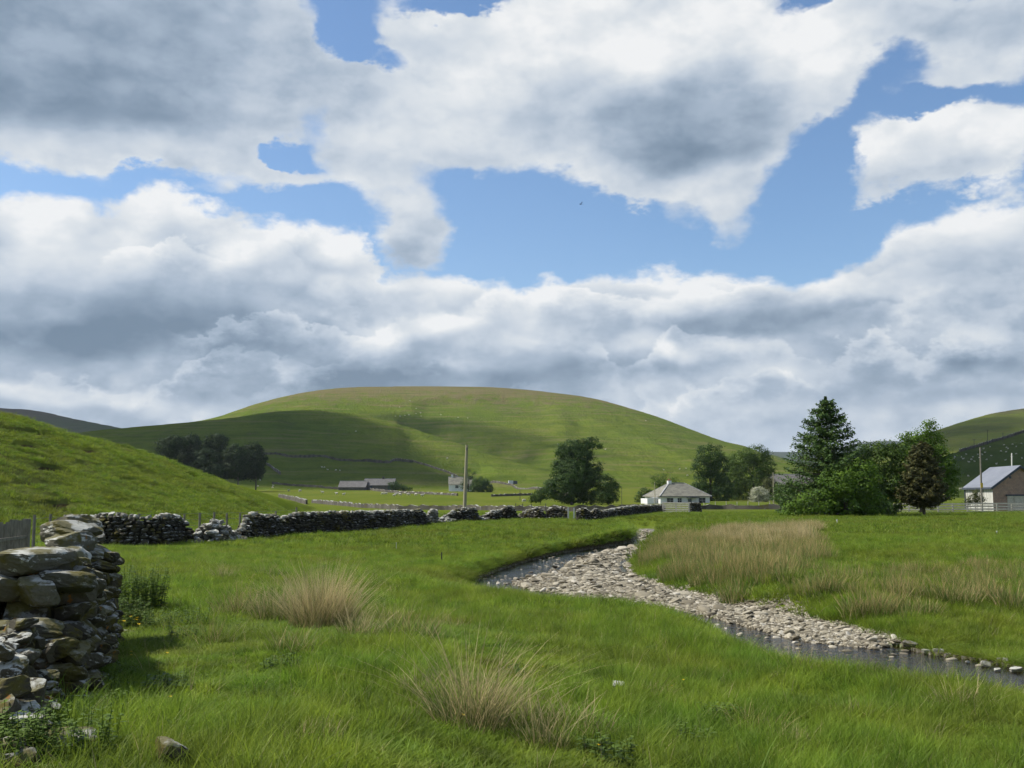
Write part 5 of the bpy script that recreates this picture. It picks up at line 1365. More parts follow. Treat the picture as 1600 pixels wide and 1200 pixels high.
# copse at the foot of the hill
cps = [((268, 748), [(262, 700, 20, 14), (275, 692, 16, 10), (262, 720, 18, 16), (275, 735, 20, 14)], 'leftmost dark tree of the copse in the cloud shadow'),
       ((300, 748), [(296, 692, 18, 13), (306, 712, 20, 18), (290, 716, 16, 18), (300, 735, 22, 14)], 'second dark tree of the copse, counted from its left end'),
       ((335, 748), [(338, 690, 20, 12), (330, 708, 20, 18), (345, 716, 18, 20), (350, 737, 20, 12)], 'dark domed tree in the middle of the copse'),
       ((325, 750), [(318, 722, 22, 20), (330, 735, 18, 14)], 'low dark tree in front of the middle of the copse'),
       ((372, 748), [(368, 712, 18, 16), (382, 722, 16, 18), (365, 732, 18, 15)], 'dark tree second from the right end of the copse'),
       ((400, 750), [(395, 706, 16, 14), (403, 722, 13, 18), (392, 735, 14, 14), (402, 740, 12, 9), (380, 742, 16, 8)], 'rightmost dark tree of the copse, reaching down to the sheep field')]
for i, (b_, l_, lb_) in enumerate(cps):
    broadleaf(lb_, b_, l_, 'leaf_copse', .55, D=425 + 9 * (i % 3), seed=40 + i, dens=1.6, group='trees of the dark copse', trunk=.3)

# ------------------------------------------------------------------ built things
def simple_mat(name, c1, c2, scale=3.0, rough=.8, stretch=(1, 1, 1), bump=.2, metal=0.0, lo=.35, hi=.65):
    m, N = new_mat(name); n1 = N.noise(N.v('MULTIPLY', pos(N), stretch), scale, 5, .65)
    finish(N, N.ramp(n1, [(lo, c1), (hi, c2)]), rough, n1, bump, .02, metal=metal); return m
M['render_white'] = simple_mat('white_render', (.66, .67, .64), (.82, .82, .79), .8, .85, (1, 1, .4))
M['slate'] = simple_mat('roof_slate', (.14, .135, .11), (.235, .225, .175), .9, .8, (1, 1, 2))
M['lead'] = simple_mat('ridge_tile', (.30, .30, .30), (.42, .42, .41), 2, .7)
M['glass'] = simple_mat('window_glass', (.018, .022, .025), (.03, .035, .04), 1, .12, bump=0)
M['frame_white'] = simple_mat('painted_frame', (.62, .62, .60), (.74, .74, .72), 5, .6)
M['door'] = simple_mat('dark_door', (.05, .075, .06), (.07, .10, .08), 4, .6)
M['brickred'] = simple_mat('chimney_brick', (.26, .10, .06), (.38, .17, .10), 6, .9)
M['metal_roof'] = simple_mat('steel_sheet', (.15, .16, .18), (.20, .21, .235), .5, .45, (1, 1, .3), bump=.05)
M['trim_dark'] = simple_mat('dark_trim', (.045, .055, .075), (.07, .08, .10), 2, .6)
M['sheet_white'] = simple_mat('weathered_white_sheet', (.20, .19, .155), (.50, .49, .44), .9, .85, (1.6, 1.6, .25), lo=.36, hi=.56)
M['dull_brick'] = None
m_, N_ = new_mat('pink_brown_brick'); _b = N_.n('ShaderNodeTexBrick')
_tcx = N_.n('ShaderNodeTexCoord'); _sp = N_.n('ShaderNodeSeparateXYZ'); N_.t.links.new(_tcx.outputs['Object'], _sp.inputs[0])
N_.lk(N_.comb(N_.m('ADD', _sp.outputs[0], _sp.outputs[1]), _sp.outputs[2], 0), _b.inputs['Vector'])
_b.inputs['Scale'].default_value = 1.0; _b.inputs['Brick Width'].default_value = .44; _b.inputs['Row Height'].default_value = .2; _b.inputs['Mortar Size'].default_value = .018
_b.inputs['Color1'].default_value = (.46, .29, .22, 1); _b.inputs['Color2'].default_value = (.34, .24, .19, 1); _b.inputs['Mortar'].default_value = (.20, .16, .135, 1)
finish(N_, N_.mix(N_.mr(N_.noise(pos(N_), 1.2, 4, .6), .3, .7, 0, .35), _b.outputs[0], (.12, .075, .06)), .9); M['dull_brick'] = m_
M['wood_pale'] = simple_mat('weathered_rail', (.38, .35, .29), (.56, .52, .44), 4, .85, (1, 1, 1))
M['wood_grey'] = simple_mat('grey_post', (.13, .12, .095), (.24, .22, .18), 6, .9, (3, 3, .6))
M['wood_pole'] = simple_mat('pole_wood', (.25, .23, .15), (.36, .33, .22), 3, .85, (4, 4, .3))
M['wood_dark'] = simple_mat('dark_pole_wood', (.045, .045, .04), (.08, .075, .065), 3, .85, (4, 4, .3))
M['white_post'] = simple_mat('white_post', (.50, .49, .45), (.62, .61, .57), 3, .8)
M['farmstone'] = simple_mat('farm_stone', (.08, .075, .065), (.13, .12, .105), 1.2, .9)
M['shed_roof'] = simple_mat('grey_shed_roof', (.095, .09, .085), (.14, .135, .13), .8, .8)
M['van'] = simple_mat('white_panel', (.55, .56, .56), (.64, .65, .65), 1, .5, bump=0)
M['sign_yellow'] = simple_mat('yellow_plate', (.55, .36, .03), (.62, .42, .05), 3, .6, bump=0)
M['wire'] = simple_mat('wire', (.10, .10, .10), (.14, .14, .14), 3, .5, bump=0)
M['wool'] = simple_mat('wool', (.40, .37, .30), (.56, .53, .45), 6, .95)
M['bird'] = simple_mat('bird_feather', (.02, .02, .022), (.04, .04, .042), 6, .8)

def box(cx, cy, cz, sx, sy, sz, rz=0.0, taper=1.0):
    c, s = math.cos(rz), math.sin(rz); V = []
    for dz in (-.5, .5):
        k = taper if dz > 0 else 1
        for dx, dy in ((-.5, -.5), (.5, -.5), (.5, .5), (-.5, .5)):
            x, y = dx * sx * k, dy * sy * k; V.append((cx + x * c - y * s, cy + x * s + y * c, cz + dz * sz))
    return np.array(V), np.array([(0, 3, 2, 1), (4, 5, 6, 7), (0, 1, 5, 4), (1, 2, 6, 5), (2, 3, 7, 6), (3, 0, 4, 7)])
def beam(a, b, w, h):
    """box between two points, w across and h high"""
    a, b = np.array(a, float), np.array(b, float); d = b - a; L_ = np.linalg.norm(d); d /= L_
    u = np.cross(d, (0, 0, 1)); u = u / (np.linalg.norm(u) + 1e-9) if np.linalg.norm(u) > 1e-3 else np.array([1., 0, 0]); w_ = np.cross(u, d)
    V = [p_ + u * w * i / 2 + w_ * h * j / 2 for p_ in (a, b) for i, j in ((-1, -1), (1, -1), (1, 1), (-1, 1))]
    return np.array(V), np.array([(0, 3, 2, 1), (4, 5, 6, 7), (0, 1, 5, 4), (1, 2, 6, 5), (2, 3, 7, 6), (3, 0, 4, 7)])
def part(name, parts, mat, parent, smooth=False):
    V, F = merge(parts); return np_obj(name, V, F, mat, parent, smooth=smooth)

def window(parent, x, y, z, w, h, rz=0.0, bars=1):
    """x runs along the wall, facing -y in its own frame; frame stands proud of the wall"""
    f = empty_child = None
    t = .07
    P_ = [box(0, -.03, h / 2 - t / 2, w, .08, t), box(0, -.03, -h / 2 + t / 2, w, .08, t), box(-w / 2 + t / 2, -.03, 0, t, .08, h - 2 * t), box(w / 2 - t / 2, -.03, 0, t, .08, h - 2 * t)]
    if bars: P_.append(box(0, -.035, 0, .05, .06, h - 2 * t))
    if bars: P_.append(box(0, -.036, .1, w - 2 * t, .05, .05))
    V, F = merge(P_); o = np_obj('window', V, F, M['frame_white'], parent); o.location = (x, y, z); o.rotation_euler = (0, 0, rz)
    V, F = box(0, -.012, 0, w - t, .02, h - t); np_obj('pane', V, F, M['glass'], o)
    V, F = box(0, -.06, -h / 2 - .05, w + .16, .14, .07); np_obj('sill', V, F, M['frame_white'], o)
    return o

def cottage():
    # white hipped-roof cottage; local x to the right, y away from the viewer
    x, y, z = at(1058, 790, 250); z = zg(x, y) - .1
    root = empty('cottage', (x, y, z), R(18), 'white cottage with hipped slate roof and short red-topped chimney', 'house')
    W_, D_, H_ = 14.6, 9.5, 2.75
    part('wall', [box(0, 0, H_ / 2 - .3, W_, D_, H_ + .6)], M['render_white'], root)
    e = .45; rl = 2.3; rh = H_ + 3.35
    V = np.array([(-W_ / 2 - e, -D_ / 2 - e, H_ - .08), (W_ / 2 + e, -D_ / 2 - e, H_ - .08), (W_ / 2 + e, D_ / 2 + e, H_ - .08), (-W_ / 2 - e, D_ / 2 + e, H_ - .08), (-rl, 0, rh), (rl, 0, rh)])
    V = np.concatenate([V, V[:4] + np.array([0, 0, -.16])])
    F4 = np.array([(0, 1, 5, 4), (2, 3, 4, 5), (0, 6, 7, 1), (1, 7, 8, 2), (2, 8, 9, 3), (3, 9, 6, 0), (6, 9, 8, 7)]); F3 = np.array([(1, 2, 5), (3, 0, 4)])
    V2 = V.copy(); rf = np_obj('roof', V2, [F4, F3], M['slate'], root)
    part('ridge_tiles', [beam(V[0] + (0, 0, .05), V[4] + (0, 0, .05), .26, .14), beam(V[1] + (0, 0, .05), V[5] + (0, 0, .05), .26, .14), beam(V[4] + (0, 0, .06), V[5] + (0, 0, .06), .26, .14), beam(V[3] + (0, 0, .05), V[4] + (0, 0, .05), .22, .14), beam(V[2] + (0, 0, .05), V[5] + (0, 0, .05), .22, .14)], M['lead'], rf)
    ch = part('chimney', [box(-rl + .1, .1, rh + .05, 1.0, .8, 1.1)], M['render_white'], rf)
    part('chimney_pot', [tube([(-rl - .1, .1, rh + .6), (-rl - .1, .1, rh + 1.15)], [.16, .13], 8), tube([(-rl + .35, .1, rh + .6), (-rl + .35, .1, rh + 1.05)], [.16, .13], 8)], M['brickred'], rf)
    part('aerial', [tube([(-rl + .5, .3, rh + .4), (-rl + .5, .3, rh + 3.0)], [.03, .02], 5), beam((-rl, .3, rh + 2.8), (-rl + 1.0, .3, rh + 2.8), .03, .03)], M['wire'], rf)
    part('gutter', [beam((-W_ / 2 - e, -D_ / 2 - e - .07, H_ - .2), (W_ / 2 + e, -D_ / 2 - e - .07, H_ - .2), .11, .1)], M['trim_dark'], rf)
    yf = -D_ / 2
    window(root, 1.9 - W_ / 2 + .9, yf, 1.55, 2.0, 1.4)
    window(root, -1.7, yf, 1.55, 1.3, 1.4)
    window(root, 5.0, yf, 1.55, 2.1, 1.5)
    d = part('door', [box(1.3, yf - .04, 1.0, 1.0, .08, 2.05)], M['door'], root); part('handle', [box(1.65, yf - .11, 1.0, .05, .06, .12)], M['lead'], d)
    part('porch', [box(1.9, yf - .9, 2.35, 3.0, 1.7, .14), box(.55, yf - 1.65, 1.1, .12, .12, 2.3), box(3.25, yf - 1.65, 1.1, .12, .12, 2.3)], M['trim_dark'], root)
    for yy_ in (-3.0, -.6, 2.0):
        window(root, -W_ / 2, yy_, 1.45, 1.0, 1.2, rz=-math.pi / 2)
    # low wing on the left
    part('wing', [box(-W_ / 2 - 1.5, -1.0, .8, 3.0, 4.0, 2.6)], M['render_white'], root)
    root.scale = (.92, .92, .95); root.location.z -= .75
    return root
cottage()

def barn():
    x, y, z = at(1552, 787, 150); z = zg(x, y)
    k = 150 / FPX
    # corner at px 1552; long white side runs back-left, brown gable runs right
    root = empty('barn', (x, y, z), R(0), 'stone-brown gabled barn with blue-grey metal roof and weathered white side', 'barn')
    H_ = 2.9 + .4; yl = 9.0
    side = np.array([at(1509, 787, 161)[0] - x, 11.0]); gd = np.array([at(1640, 787, 153.5)[0] - x, 3.5])
    A = np.array([0, 0.]); B = side; Cc = gd; D_ = side + gd
    hb = 3.55; rg = 3.1
    def P_(q, zz): return (q[0], q[1], zz)
    V = [P_(A, -.6), P_(B, -.6), P_(B, hb), P_(A, hb)]
    part('side_wall', [(np.array(V), np.array([(0, 3, 2, 1)])), (np.array([P_(B + (.0, -.2), -.6), P_(D_, -.6), P_(D_, hb), P_(B + (0, -.2), hb)]), np.array([(0, 3, 2, 1)]))], M['sheet_white'], root)
    mid_ = gd / 2
    for q0, q1, q2, ff in ((A, gd, mid_, (0, 1, 2, 3, 4)), (B, D_, mid_ + side, (4, 3, 2, 1, 0))):
        np_obj('gable_wall', np.array([P_(q0, -.6), P_(q1, -.6), P_(q1, hb), P_(q2, hb + rg), P_(q0, hb)]), np.array([ff]), M['dull_brick'], root)
    e = .35; un = side / np.linalg.norm(side) * e; vn = gd / np.linalg.norm(gd) * e; dr = rg / np.linalg.norm(mid_) * e
    rt_ = np.array([P_(A - un - vn, hb - dr + .08), P_(B + un - vn, hb - dr + .08), P_(mid_ + side + un, hb + rg + .1), P_(mid_ - un, hb + rg + .1), P_(gd - un + vn, hb - dr + .08), P_(D_ + un + vn, hb - dr + .08)])
    lo_ = rt_ + np.array([0, 0, .09]); VV_ = np.concatenate([rt_, lo_])
    np_obj('roof', VV_, np.array([(6, 9, 8, 7), (9, 10, 11, 8), (0, 1, 2, 3), (3, 2, 5, 4), (0, 3, 9, 6), (3, 4, 10, 9), (0, 6, 7, 1), (1, 7, 8, 2), (2, 8, 11, 5), (4, 5, 11, 10)]), M['metal_roof'], root)
    part('barge_board', [beam(tuple(rt_[0] + (0, -.06, -.1)), tuple(rt_[3] + (0, -.06, -.1)), .06, .34), beam(tuple(rt_[3] + (0, -.06, -.1)), tuple(rt_[4] + (0, -.06, -.1)), .06, .34), beam(tuple(rt_[0] + (-.04, 0, -.1)), tuple(rt_[1] + (-.04, 0, -.1)), .08, .28)], M['trim_dark'], root)
    # big door with pale leaves under a dark lintel
    ug = gd / np.linalg.norm(gd); nrm = np.array([ug[1], -ug[0]])
    def G(s, o_, zz): q = ug * s + nrm * o_; return (q[0], q[1], zz)
    dr_ = part('door', [beam(G(2.65, .06, .95), G(3.85, .06, .95), .06, 2.5), beam(G(3.95, .06, .95), G(6.4, .06, .95), .06, 2.5)], M['wood_pale'], root)
    part('door_rail', [beam(G(2.4, .12, 2.32), G(6.6, .12, 2.32), .1, .22)], M['trim_dark'], root)
    part('vent', [beam(G(3.3, .05, 5.0), G(3.62, .05, 5.0), .06, .34)], M['trim_dark'], root)
    part('downpipe', [tube([P_(B + (-.12, -.1), -.4), P_(B + (-.12, -.1), hb - .2)], [.09, .09], 6)], M['trim_dark'], root)
    broadleaf('green elder bush growing against the white side of the barn', (1524, 790), [(1520, 780, 8, 6), (1530, 782, 9, 5), (1513, 784, 6, 4), (1524, 771, 3, 5)], 'leaf_olive', .2, D=142, seed=70, cat='bush', name='bush', trunk=.04)
barn()

def gable_house(name, label, px, py, D, W_, Dp, H_, RH, rz, wall, roof, cat, parts_=True, chim=(), wins=(), doors=()):
    x, y, z = at(px, py, D); z = zg(x, y)
    root = empty(name, (x, y, z), rz, label, cat)
    a, b = W_ / 2, Dp / 2
    V = np.array([(-a, -b, -1), (a, -b, -1), (a, b, -1), (-a, b, -1), (-a, -b, H_), (a, -b, H_), (a, b, H_), (-a, b, H_), (-a, 0, H_ + RH), (a, 0, H_ + RH)])
    np_obj('wall', V, [np.array([(0, 1, 5, 4), (2, 3, 7, 6)]), np.array([(1, 2, 6, 9, 5), (3, 0, 4, 8, 7)])], wall, root)
    e = .3; a2, b2 = a + e, b + e; dz = RH / b * e
    t_ = np.array([(-a2, -b2, H_ - dz + .03), (a2, -b2, H_ - dz + .03), (a2, 0, H_ + RH + .03), (-a2, 0, H_ + RH + .03), (a2, b2, H_ - dz + .03), (-a2, b2, H_ - dz + .03)])
    V = np.concatenate([t_, t_ + (0, 0, .14)])
    rf = np_obj('roof', V, np.array([(6, 7, 8, 9), (9, 8, 10, 11), (0, 3, 2, 1), (3, 5, 4, 2), (0, 1, 7, 6), (4, 5, 11, 10), (1, 2, 8, 7), (2, 4, 10, 8), (3, 0, 6, 9), (5, 3, 9, 11)]), roof, root)
    part('ridge_tiles', [beam((-a2, 0, H_ + RH + .2), (a2, 0, H_ + RH + .2), .3, .16)], M['lead'], rf)
    for cx in chim: part('chimney', [box(cx, 0, H_ + RH + .45, .9, .7, 1.3)], wall, rf)
    for (wx, wz, ww, wh) in wins: window(root, wx, -b, wz, ww, wh)
    for (dx, dw, dh) in doors: part('door', [box(dx, -b - .03, dh / 2, dw, .06, dh)], M['trim_dark'], root)
    return root
gable_house('farm_shed', 'long low grey farm shed with dark doorways, right one of the joined pair', 594, 767, 478, 14.5, 8, 2.3, 3.0, R(-4), M['farmstone'], M['shed_roof'], 'farm shed', chim=(1.5,), doors=((-3.6, 1.2, 2.0), (5.2, 1.4, 2.2)))
gable_house('farm_shed', 'lower grey farm shed with sloping roof end, left one of the joined pair', 553, 765.5, 476, 13, 7.5, 1.4, 2.8, R(-6), M['farmstone'], M['shed_roof'], 'farm shed')
gable_house('farmhouse', 'small white farmhouse with dark roof half hidden by dark bushes', 719, 772, 445, 10.0, 6.2, 3.0, 3.2, R(4), M['render_white'], M['slate'], 'house', chim=(-3.6,), wins=((-1.5, 1.9, 1.5, 1.3), (3.4, 1.9, 1.3, 1.3)))
gable_house('outbuilding', 'long grey-roofed stone outbuilding half hidden behind the trees right of the cottage', 1237, 786, 300, 12.5, 8, 4.2, 3.0, R(-15), M['farmstone'], M['shed_roof'], 'outbuilding', chim=())
def small_shed():
    x, y, z = hit(801, 757.5, 200)
    k = y / FPX
    root = empty('trailer', (x, y, z), R(12), 'small white and dark grey trailer parked on the hill foot beside a wall', 'trailer')
    w = 14 * k; part('body', [box(-w * .22, 0, 1.7, w * .5, 2.3, 2.1)], M['van'], root); part('dark_box', [box(w * .27, 0, 1.6, w * .45, 2.2, 1.9)], M['trim_dark'], root)
    for sx in (-w * .3, w * .25):
        part('wheel', [tube([(sx, -1.25, .45), (sx, -1.0, .45)], [.45, .45], 12), tube([(sx, 1.0, .45), (sx, 1.25, .45)], [.45, .45], 12)], M['trim_dark'], root)
    part('chassis', [box(0, 0, .62, w, 2.1, .16)], M['trim_dark'], root)
small_shed()

# ---- poles
def pole(label, px0, py0, px1, py1, D, r0, r1, mat, arm=None, name='utility_pole', cat='pole', plate=False, group=None, insul=True):
    x, y, z = at(px0, py0, D); zt = zg(x, y); x1, y1, z1 = at(px1, py1, D)
    root = empty(name, (x, y, zt), 0, label, cat, group)
    H_ = z1 - zt
    part('pole', [tube([(0, 0, -.4), ((x1 - x) * .5, 0, H_ * .5), (x1 - x, 0, H_)], [r0, (r0 + r1) / 2, r1], 10)], M[mat], root, smooth=True)
    if insul:
        part('insulator', [tube([(x1 - x + .0, -r1 - .05, H_ - .5), (x1 - x, -r1 - .05, H_ - .25)], [.05, .07], 8), tube([(x1 - x, -r1 - .12, H_ - .45), (x1 - x, r1 + .12, H_ - .45)], [.02, .02], 5)], M['wire'], root)
    if arm: part('crossarm', [beam((x1 - x - arm / 2, 0, H_ - .3), (x1 - x + arm / 2, 0, H_ - .3), .1, .12)], M[mat], root)
    if plate: part('plate', [box((x1 - x) * .4, -r0 - .03, H_ * .42, .3, .03, .62)], M['sign_yellow'], root)
    return root
pole('tall leaning wooden pole standing behind the broken wall in the middle', 725, 812, 729.5, 695, 85, .17, .11, 'wood_pole')
pole('grey wooden electricity pole with a yellow plate in front of the barn', 1534, 792, 1531.5, 699, 132, .14, .10, 'wood_grey', plate=True)
pole('short pole top showing above the barn roof', 1581.5, 790, 1581, 708, 180, .16, .12, 'white_post')
pole('slim pale pole right of the flowering hawthorn', 1209, 792, 1208, 738, 225, .15, .10, 'wood_pole')
pole('thin pole at the left end of the cottage roof', 1023.5, 798, 1023, 753, 205, .09, .07, 'wood_pole')
pole('thin dark pole in the field left of the big open tree', 812.5, 784, 812.5, 764, 300, .10, .07, 'wood_dark', insul=False)
pole('thin dark pole just right of the round bush under the big open tree', 971.5, 790, 971.5, 760, 225, .06, .05, 'wood_dark', insul=False)
for i, (px, yb, yt, l_) in enumerate([(1543, 695, 672, 'left dark pole on the skyline of the right slope'), (1567, 690, 676, 'right dark pole on the skyline of the right slope'), (1522, 702, 686, 'faint small pole left of the two on the right slope')]):
    x, y, z = hit(px, yb, 300); pole(l_, px, yb, px, yt, y, .18, .14, 'wood_dark', arm=2.2, group='poles crossing the right slope')

# ---- fences
def rail_fence(label, rows, n, rails=4, h=1.2, mat='wood_pale', name='rail_fence', D=None, pw=.14, group=None, cat='fence', rh=.17):
    """rows (px, base y, distance)"""
    P_ = []
    for (px, py, D_) in rows:
        x, y, z = at(px, py, D_); P_.append((x, y, zg(x, y)))
    path = Path(P_); root = empty(name, P_[0], 0, label, cat, group); o = np.array(P_[0])
    Q_ = []
    for i in range(n + 1):
        a = path.at(path.L * i / n); a[2] = zg(a[0], a[1]); Q_.append(a)
        V, F = box(*(a - o + (0, 0, h / 2 - .15)), pw, pw, h + .3 + random.uniform(0, .08)); np_obj('post', V, F, M[mat], root)
    for k in range(rails):
        zz = h * (.16 + .78 * k / (rails - 1)); pr = []
        for i in range(n):
            a, b = Q_[i] - o + (0, -pw * .75, zz + random.uniform(-.02, .02)), Q_[i + 1] - o + (0, -pw * .75, zz + random.uniform(-.02, .02))
            d_ = (b - a) * .004; pr.append(beam(a + d_, b - d_, .035, rh))
        part('rail', pr, M[mat], root)
    return root
rail_fence('pale four-rail timber fence crossing the right side below the barn', [(1398, 803, 118), (1440, 804, 117), (1520, 804, 116), (1600, 802.5, 115), (1680, 801, 113)], 12)
rail_fence('pale rail gate between the wall end and the dark stone pier', [(1036, 802, 118), (1077, 802, 117)], 2, rails=5, h=1.35, name='rail_gate', cat='gate')
rail_fence('short grey rail section by the parked trailer under the trees', [(1384, 806, 106), (1400, 805, 107)], 1, rails=2, h=.7, mat='wood_grey')

def palings():
    root = None; pts = []
    for i in range(13):
        f_ = i / 12; px = -30 + 70 * f_; D_ = 27 + 4 * f_
        x, y, z = at(px, 850, D_); pts.append((x, y, zg(x, y)))
    root = empty('paling_fence', pts[0], 0, 'grey upright paling fence behind the near wall at the left edge', 'fence'); o = np.array(pts[0])
    tops = np.linspace(823, 809, 13)
    for i, p_ in enumerate(pts):
        h = at(0, tops[i], p_[1])[2] - p_[2] + random.uniform(-.05, .05); w_ = .17 if i < 12 else .2
        V, F = box(*(np.array(p_) - o + (0, 0, h / 2)), w_ * .68 if i < 12 else w_, .04 if i < 12 else .18, h, R(12)); np_obj('paling' if i < 12 else 'end_post', V, F, M['wood_grey'], root)
    part('rail', [beam(np.array(pts[0]) - o + (0, .08, .5), np.array(pts[-1]) - o + (0, .08, .5), .05, .09), beam(np.array(pts[0]) - o + (0, .08, .95), np.array(pts[-1]) - o + (0, .08, .95), .05, .09)], M['wood_grey'], root)
palings()
def wire_fence(label, posts, top=.0, h=1.1, mat='wood_grey', wires=4, r0=.05, group=None):
    P_ = []
    for (px, py, D_) in posts:
        x, y, z = at(px, py, D_); P_.append(np.array((x, y, zg(x, y))))
    root = empty('wire_fence', tuple(P_[0]), 0, label, 'fence', group); o = P_[0]
    for p_ in P_:
        V, F = tube([p_ - o + (0, 0, -.2), p_ - o + (random.uniform(-.03, .03), 0, h * random.uniform(.93, 1.08))], [r0, r0 * .9], 7); np_obj('post', V, F, M[mat], root)
    pr = []
    for k in range(wires):
        zz = h * (.25 + .7 * k / max(wires - 1, 1))
        for a, b in zip(P_[:-1], P_[1:]): pr.append(tube([a - o + (0, 0, zz), b - o + (0, 0, zz)], [.006, .006], 4))
    part('wire', pr, M['wire'], root)
wire_fence('post and wire fence along the foot of the grassy bank, behind the broken wall', [(52, 850, 40), (76, 850, 42), (150, 850, 47), (215, 850, 50), (287, 850, 52), (311, 848, 53), (333, 848, 54), (354, 846, 55), (374, 845, 57), (400, 845, 59), (430, 840, 62), (462, 838, 66)], h=1.35, r0=.065)
wire_fence('wire fence with thin posts in front of the garden wall right of the cottage', [(1100, 796, 190)] + [(1118 + 17 * i, 796, 192) for i in range(8)], h=1.2, r0=.07, mat='wood_pale')
wire_fence('dark-posted wire fence seen through the wall gap right of the leaning pole', [(806, 812, 118), (817, 812, 119), (830, 812, 120), (853, 812, 122)], h=1.3, r0=.05, mat='wood_dark')
for (px, l_, hh) in [(888, 'left white post in the wall gap', 1.15), (897, 'right white post in the wall gap', 1.1)]:
    x, y, z = at(px, 812, 92); z = zg(x, y)
    V, F = box(0, 0, hh / 2 - .1, .13, .13, hh + .2, taper=.9); o = np_obj('gate_post', V, F, M['white_post']); o.location = (x, y, z); tag(o, l_, 'post', 'white posts in the wall gap')
x, y, z = hit(1308, 819, 60); V, F = box(0, 0, .1, .08, .08, .42, taper=.8); o = np_obj('marker_post', V, F, M['white_post']); o.location = (x, y, z); tag(o, 'tiny white marker post under the sycamore', 'post')
x, y, z = hit(1558, 838, 40); V, F = box(0, 0, .1, .05, .05, .3, taper=.8); o = np_obj('marker_post', V, F, M['white_post']); o.location = (x, y, z); tag(o, 'tiny white peg alone in the right-hand field', 'post')
x, y, z = hit(619, 862, 20); V, F = box(0, 0, .15, .03, .03, .5, taper=.8); o = np_obj('marker_post', V, F, M['white_post']); o.location = (x, y, z); tag(o, 'thin white peg in the meadow left of the stream bend', 'post')
x, y, z = hit(690, 880, 20); V, F = box(0, 0, .15, .05, .05, .5, taper=.8); o = np_obj('marker_post', V, F, M['wood_dark']); o.location = (x, y, z); tag(o, 'short dark peg at the head of the still pool', 'post')

# ---- sheep
def sheep_mesh(graze):
    bm = bmesh.new()
    def ell(c, s, rot=None, sub=2):
        mt = Matrix.Translation(c) @ (rot or Matrix.Identity(4)) @ Matrix.Diagonal((*s, 1)); bmesh.ops.create_icosphere(bm, subdivisions=sub, radius=1, matrix=mt)
    ell((0, 0, .58), (.50, .25, .27)); ell((.28, 0, .62), (.26, .22, .25)); ell((-.3, 0, .60), (.24, .24, .24))
    if graze:
        ell((.52, 0, .44), (.22, .11, .12), Matrix.Rotation(R(50), 4, 'Y')); ell((.66, 0, .22), (.17, .075, .08), Matrix.Rotation(R(65), 4, 'Y'))
        ell((.58, .09, .33), (.03, .07, .03)); ell((.58, -.09, .33), (.03, .07, .03))
    else:
        ell((.52, 0, .80), (.20, .11, .13), Matrix.Rotation(R(-45), 4, 'Y')); ell((.70, 0, .93), (.16, .075, .085), Matrix.Rotation(R(20), 4, 'Y'))
        ell((.60, .11, .99), (.03, .08, .03)); ell((.60, -.11, .99), (.03, .08, .03))
    for sx in (.30, -.32):
        for sy in (.13, -.13):
            ell((sx, sy, .38), (.07, .06, .16)); bmesh.ops.create_cone(bm, cap_ends=True, segments=8, radius1=.04, radius2=.05, depth=.4, matrix=Matrix.Translation((sx, sy, .19)))
    ell((-.55, 0, .55), (.05, .05, .13))
    me = bpy.data.meshes.new('sheep_raw'); bm.to_mesh(me); bm.free()
    o = bpy.data.objects.new('sheep_raw', me); SC.collection.objects.link(o)
    md = o.modifiers.new('r', 'REMESH'); md.mode = 'VOXEL'; md.voxel_size = .04; md.use_smooth_shade = True
    dg = bpy.context.evaluated_depsgraph_get(); m2 = bpy.data.meshes.new_from_object(o.evaluated_get(dg)); m2.name = 'sheep'
    bpy.data.objects.remove(o); m2.materials.clear(); m2.materials.append(M['wool']); return m2
SM = [sheep_mesh(True), sheep_mesh(False)]
def sheep(px, py, label, group, sc=1.0, lamb=False):
    x, y, z = hit(px, py, 150)
    o = bpy.data.objects.new('sheep', random.choice(SM)); link(o)
    o.location = (x, y, z - .02); o.rotation_euler = (0, 0, random.choice([0, math.pi]) + random.uniform(-.7, .7)); s_ = sc * (random.uniform(1.0, 1.2)); o.scale = (s_, s_, s_)
    return tag(o, label, 'sheep', group)
for (px, py) in [(403, 760.5), (427, 760), (406, 751), (426, 763), (451, 768), (469, 768.5), (504, 771), (526, 773), (537, 774), (598, 773), (603, 773), (616, 776), (619, 774), (625, 774.5), (625.5, 771), (633, 772), (638, 774.5), (646, 771), (650, 774.5), (660, 776), (670, 772), (680, 774), (690, 773.5), (707, 774.5)]:
    sheep(px, py, 'white sheep grazing in the sunlit strip of field below the farm sheds', 'sheep in the sunlit field', .95)
for (px, py) in [(503, 731), (507, 731), (512, 735), (525, 735.5), (531, 736)]:
    sheep(px, py, 'sheep in the shaded field above the farm sheds', 'sheep in the shaded field', 1.0)
for (px, py) in [(556, 675), (641, 627), (624, 637), (650, 639), (650, 647), (657, 646), (658, 651), (689, 649), (716, 653), (731, 654), (633, 650), (625, 651), (699, 717), (872, 695), (946, 703), (1009, 658), (1037, 735), (1062, 734), (1072, 733), (1074, 744), (618, 651), (639, 649)]:
    sheep(px, py, 'tiny sheep dotted on the big green hill', 'sheep on the big hill', 1.15)
for (px, py) in [(1490, 717), (1502, 715), (1510, 711), (1520, 715), (1514, 723), (1518, 719), (1523, 722), (1528, 711), (1535, 711), (1547, 699), (1537, 702), (1539, 708), (1549, 713), (1564, 706), (1572, 707), (1573, 700), (1582, 695), (1569, 696), (1575, 702), (1588, 710), (1588, 699), (1597, 717), (1571, 720), (1557, 726), (1513, 745), (1596, 694), (1492, 715), (1505, 718), (1530, 716), (1542, 719), (1581, 715)]:
    sheep(px, py, 'pale sheep on the dark slope above the barn', 'flock on the dark slope', .85)
sheep(1501, 766, 'single sheep on the green strip left of the barn', None, 1.0)
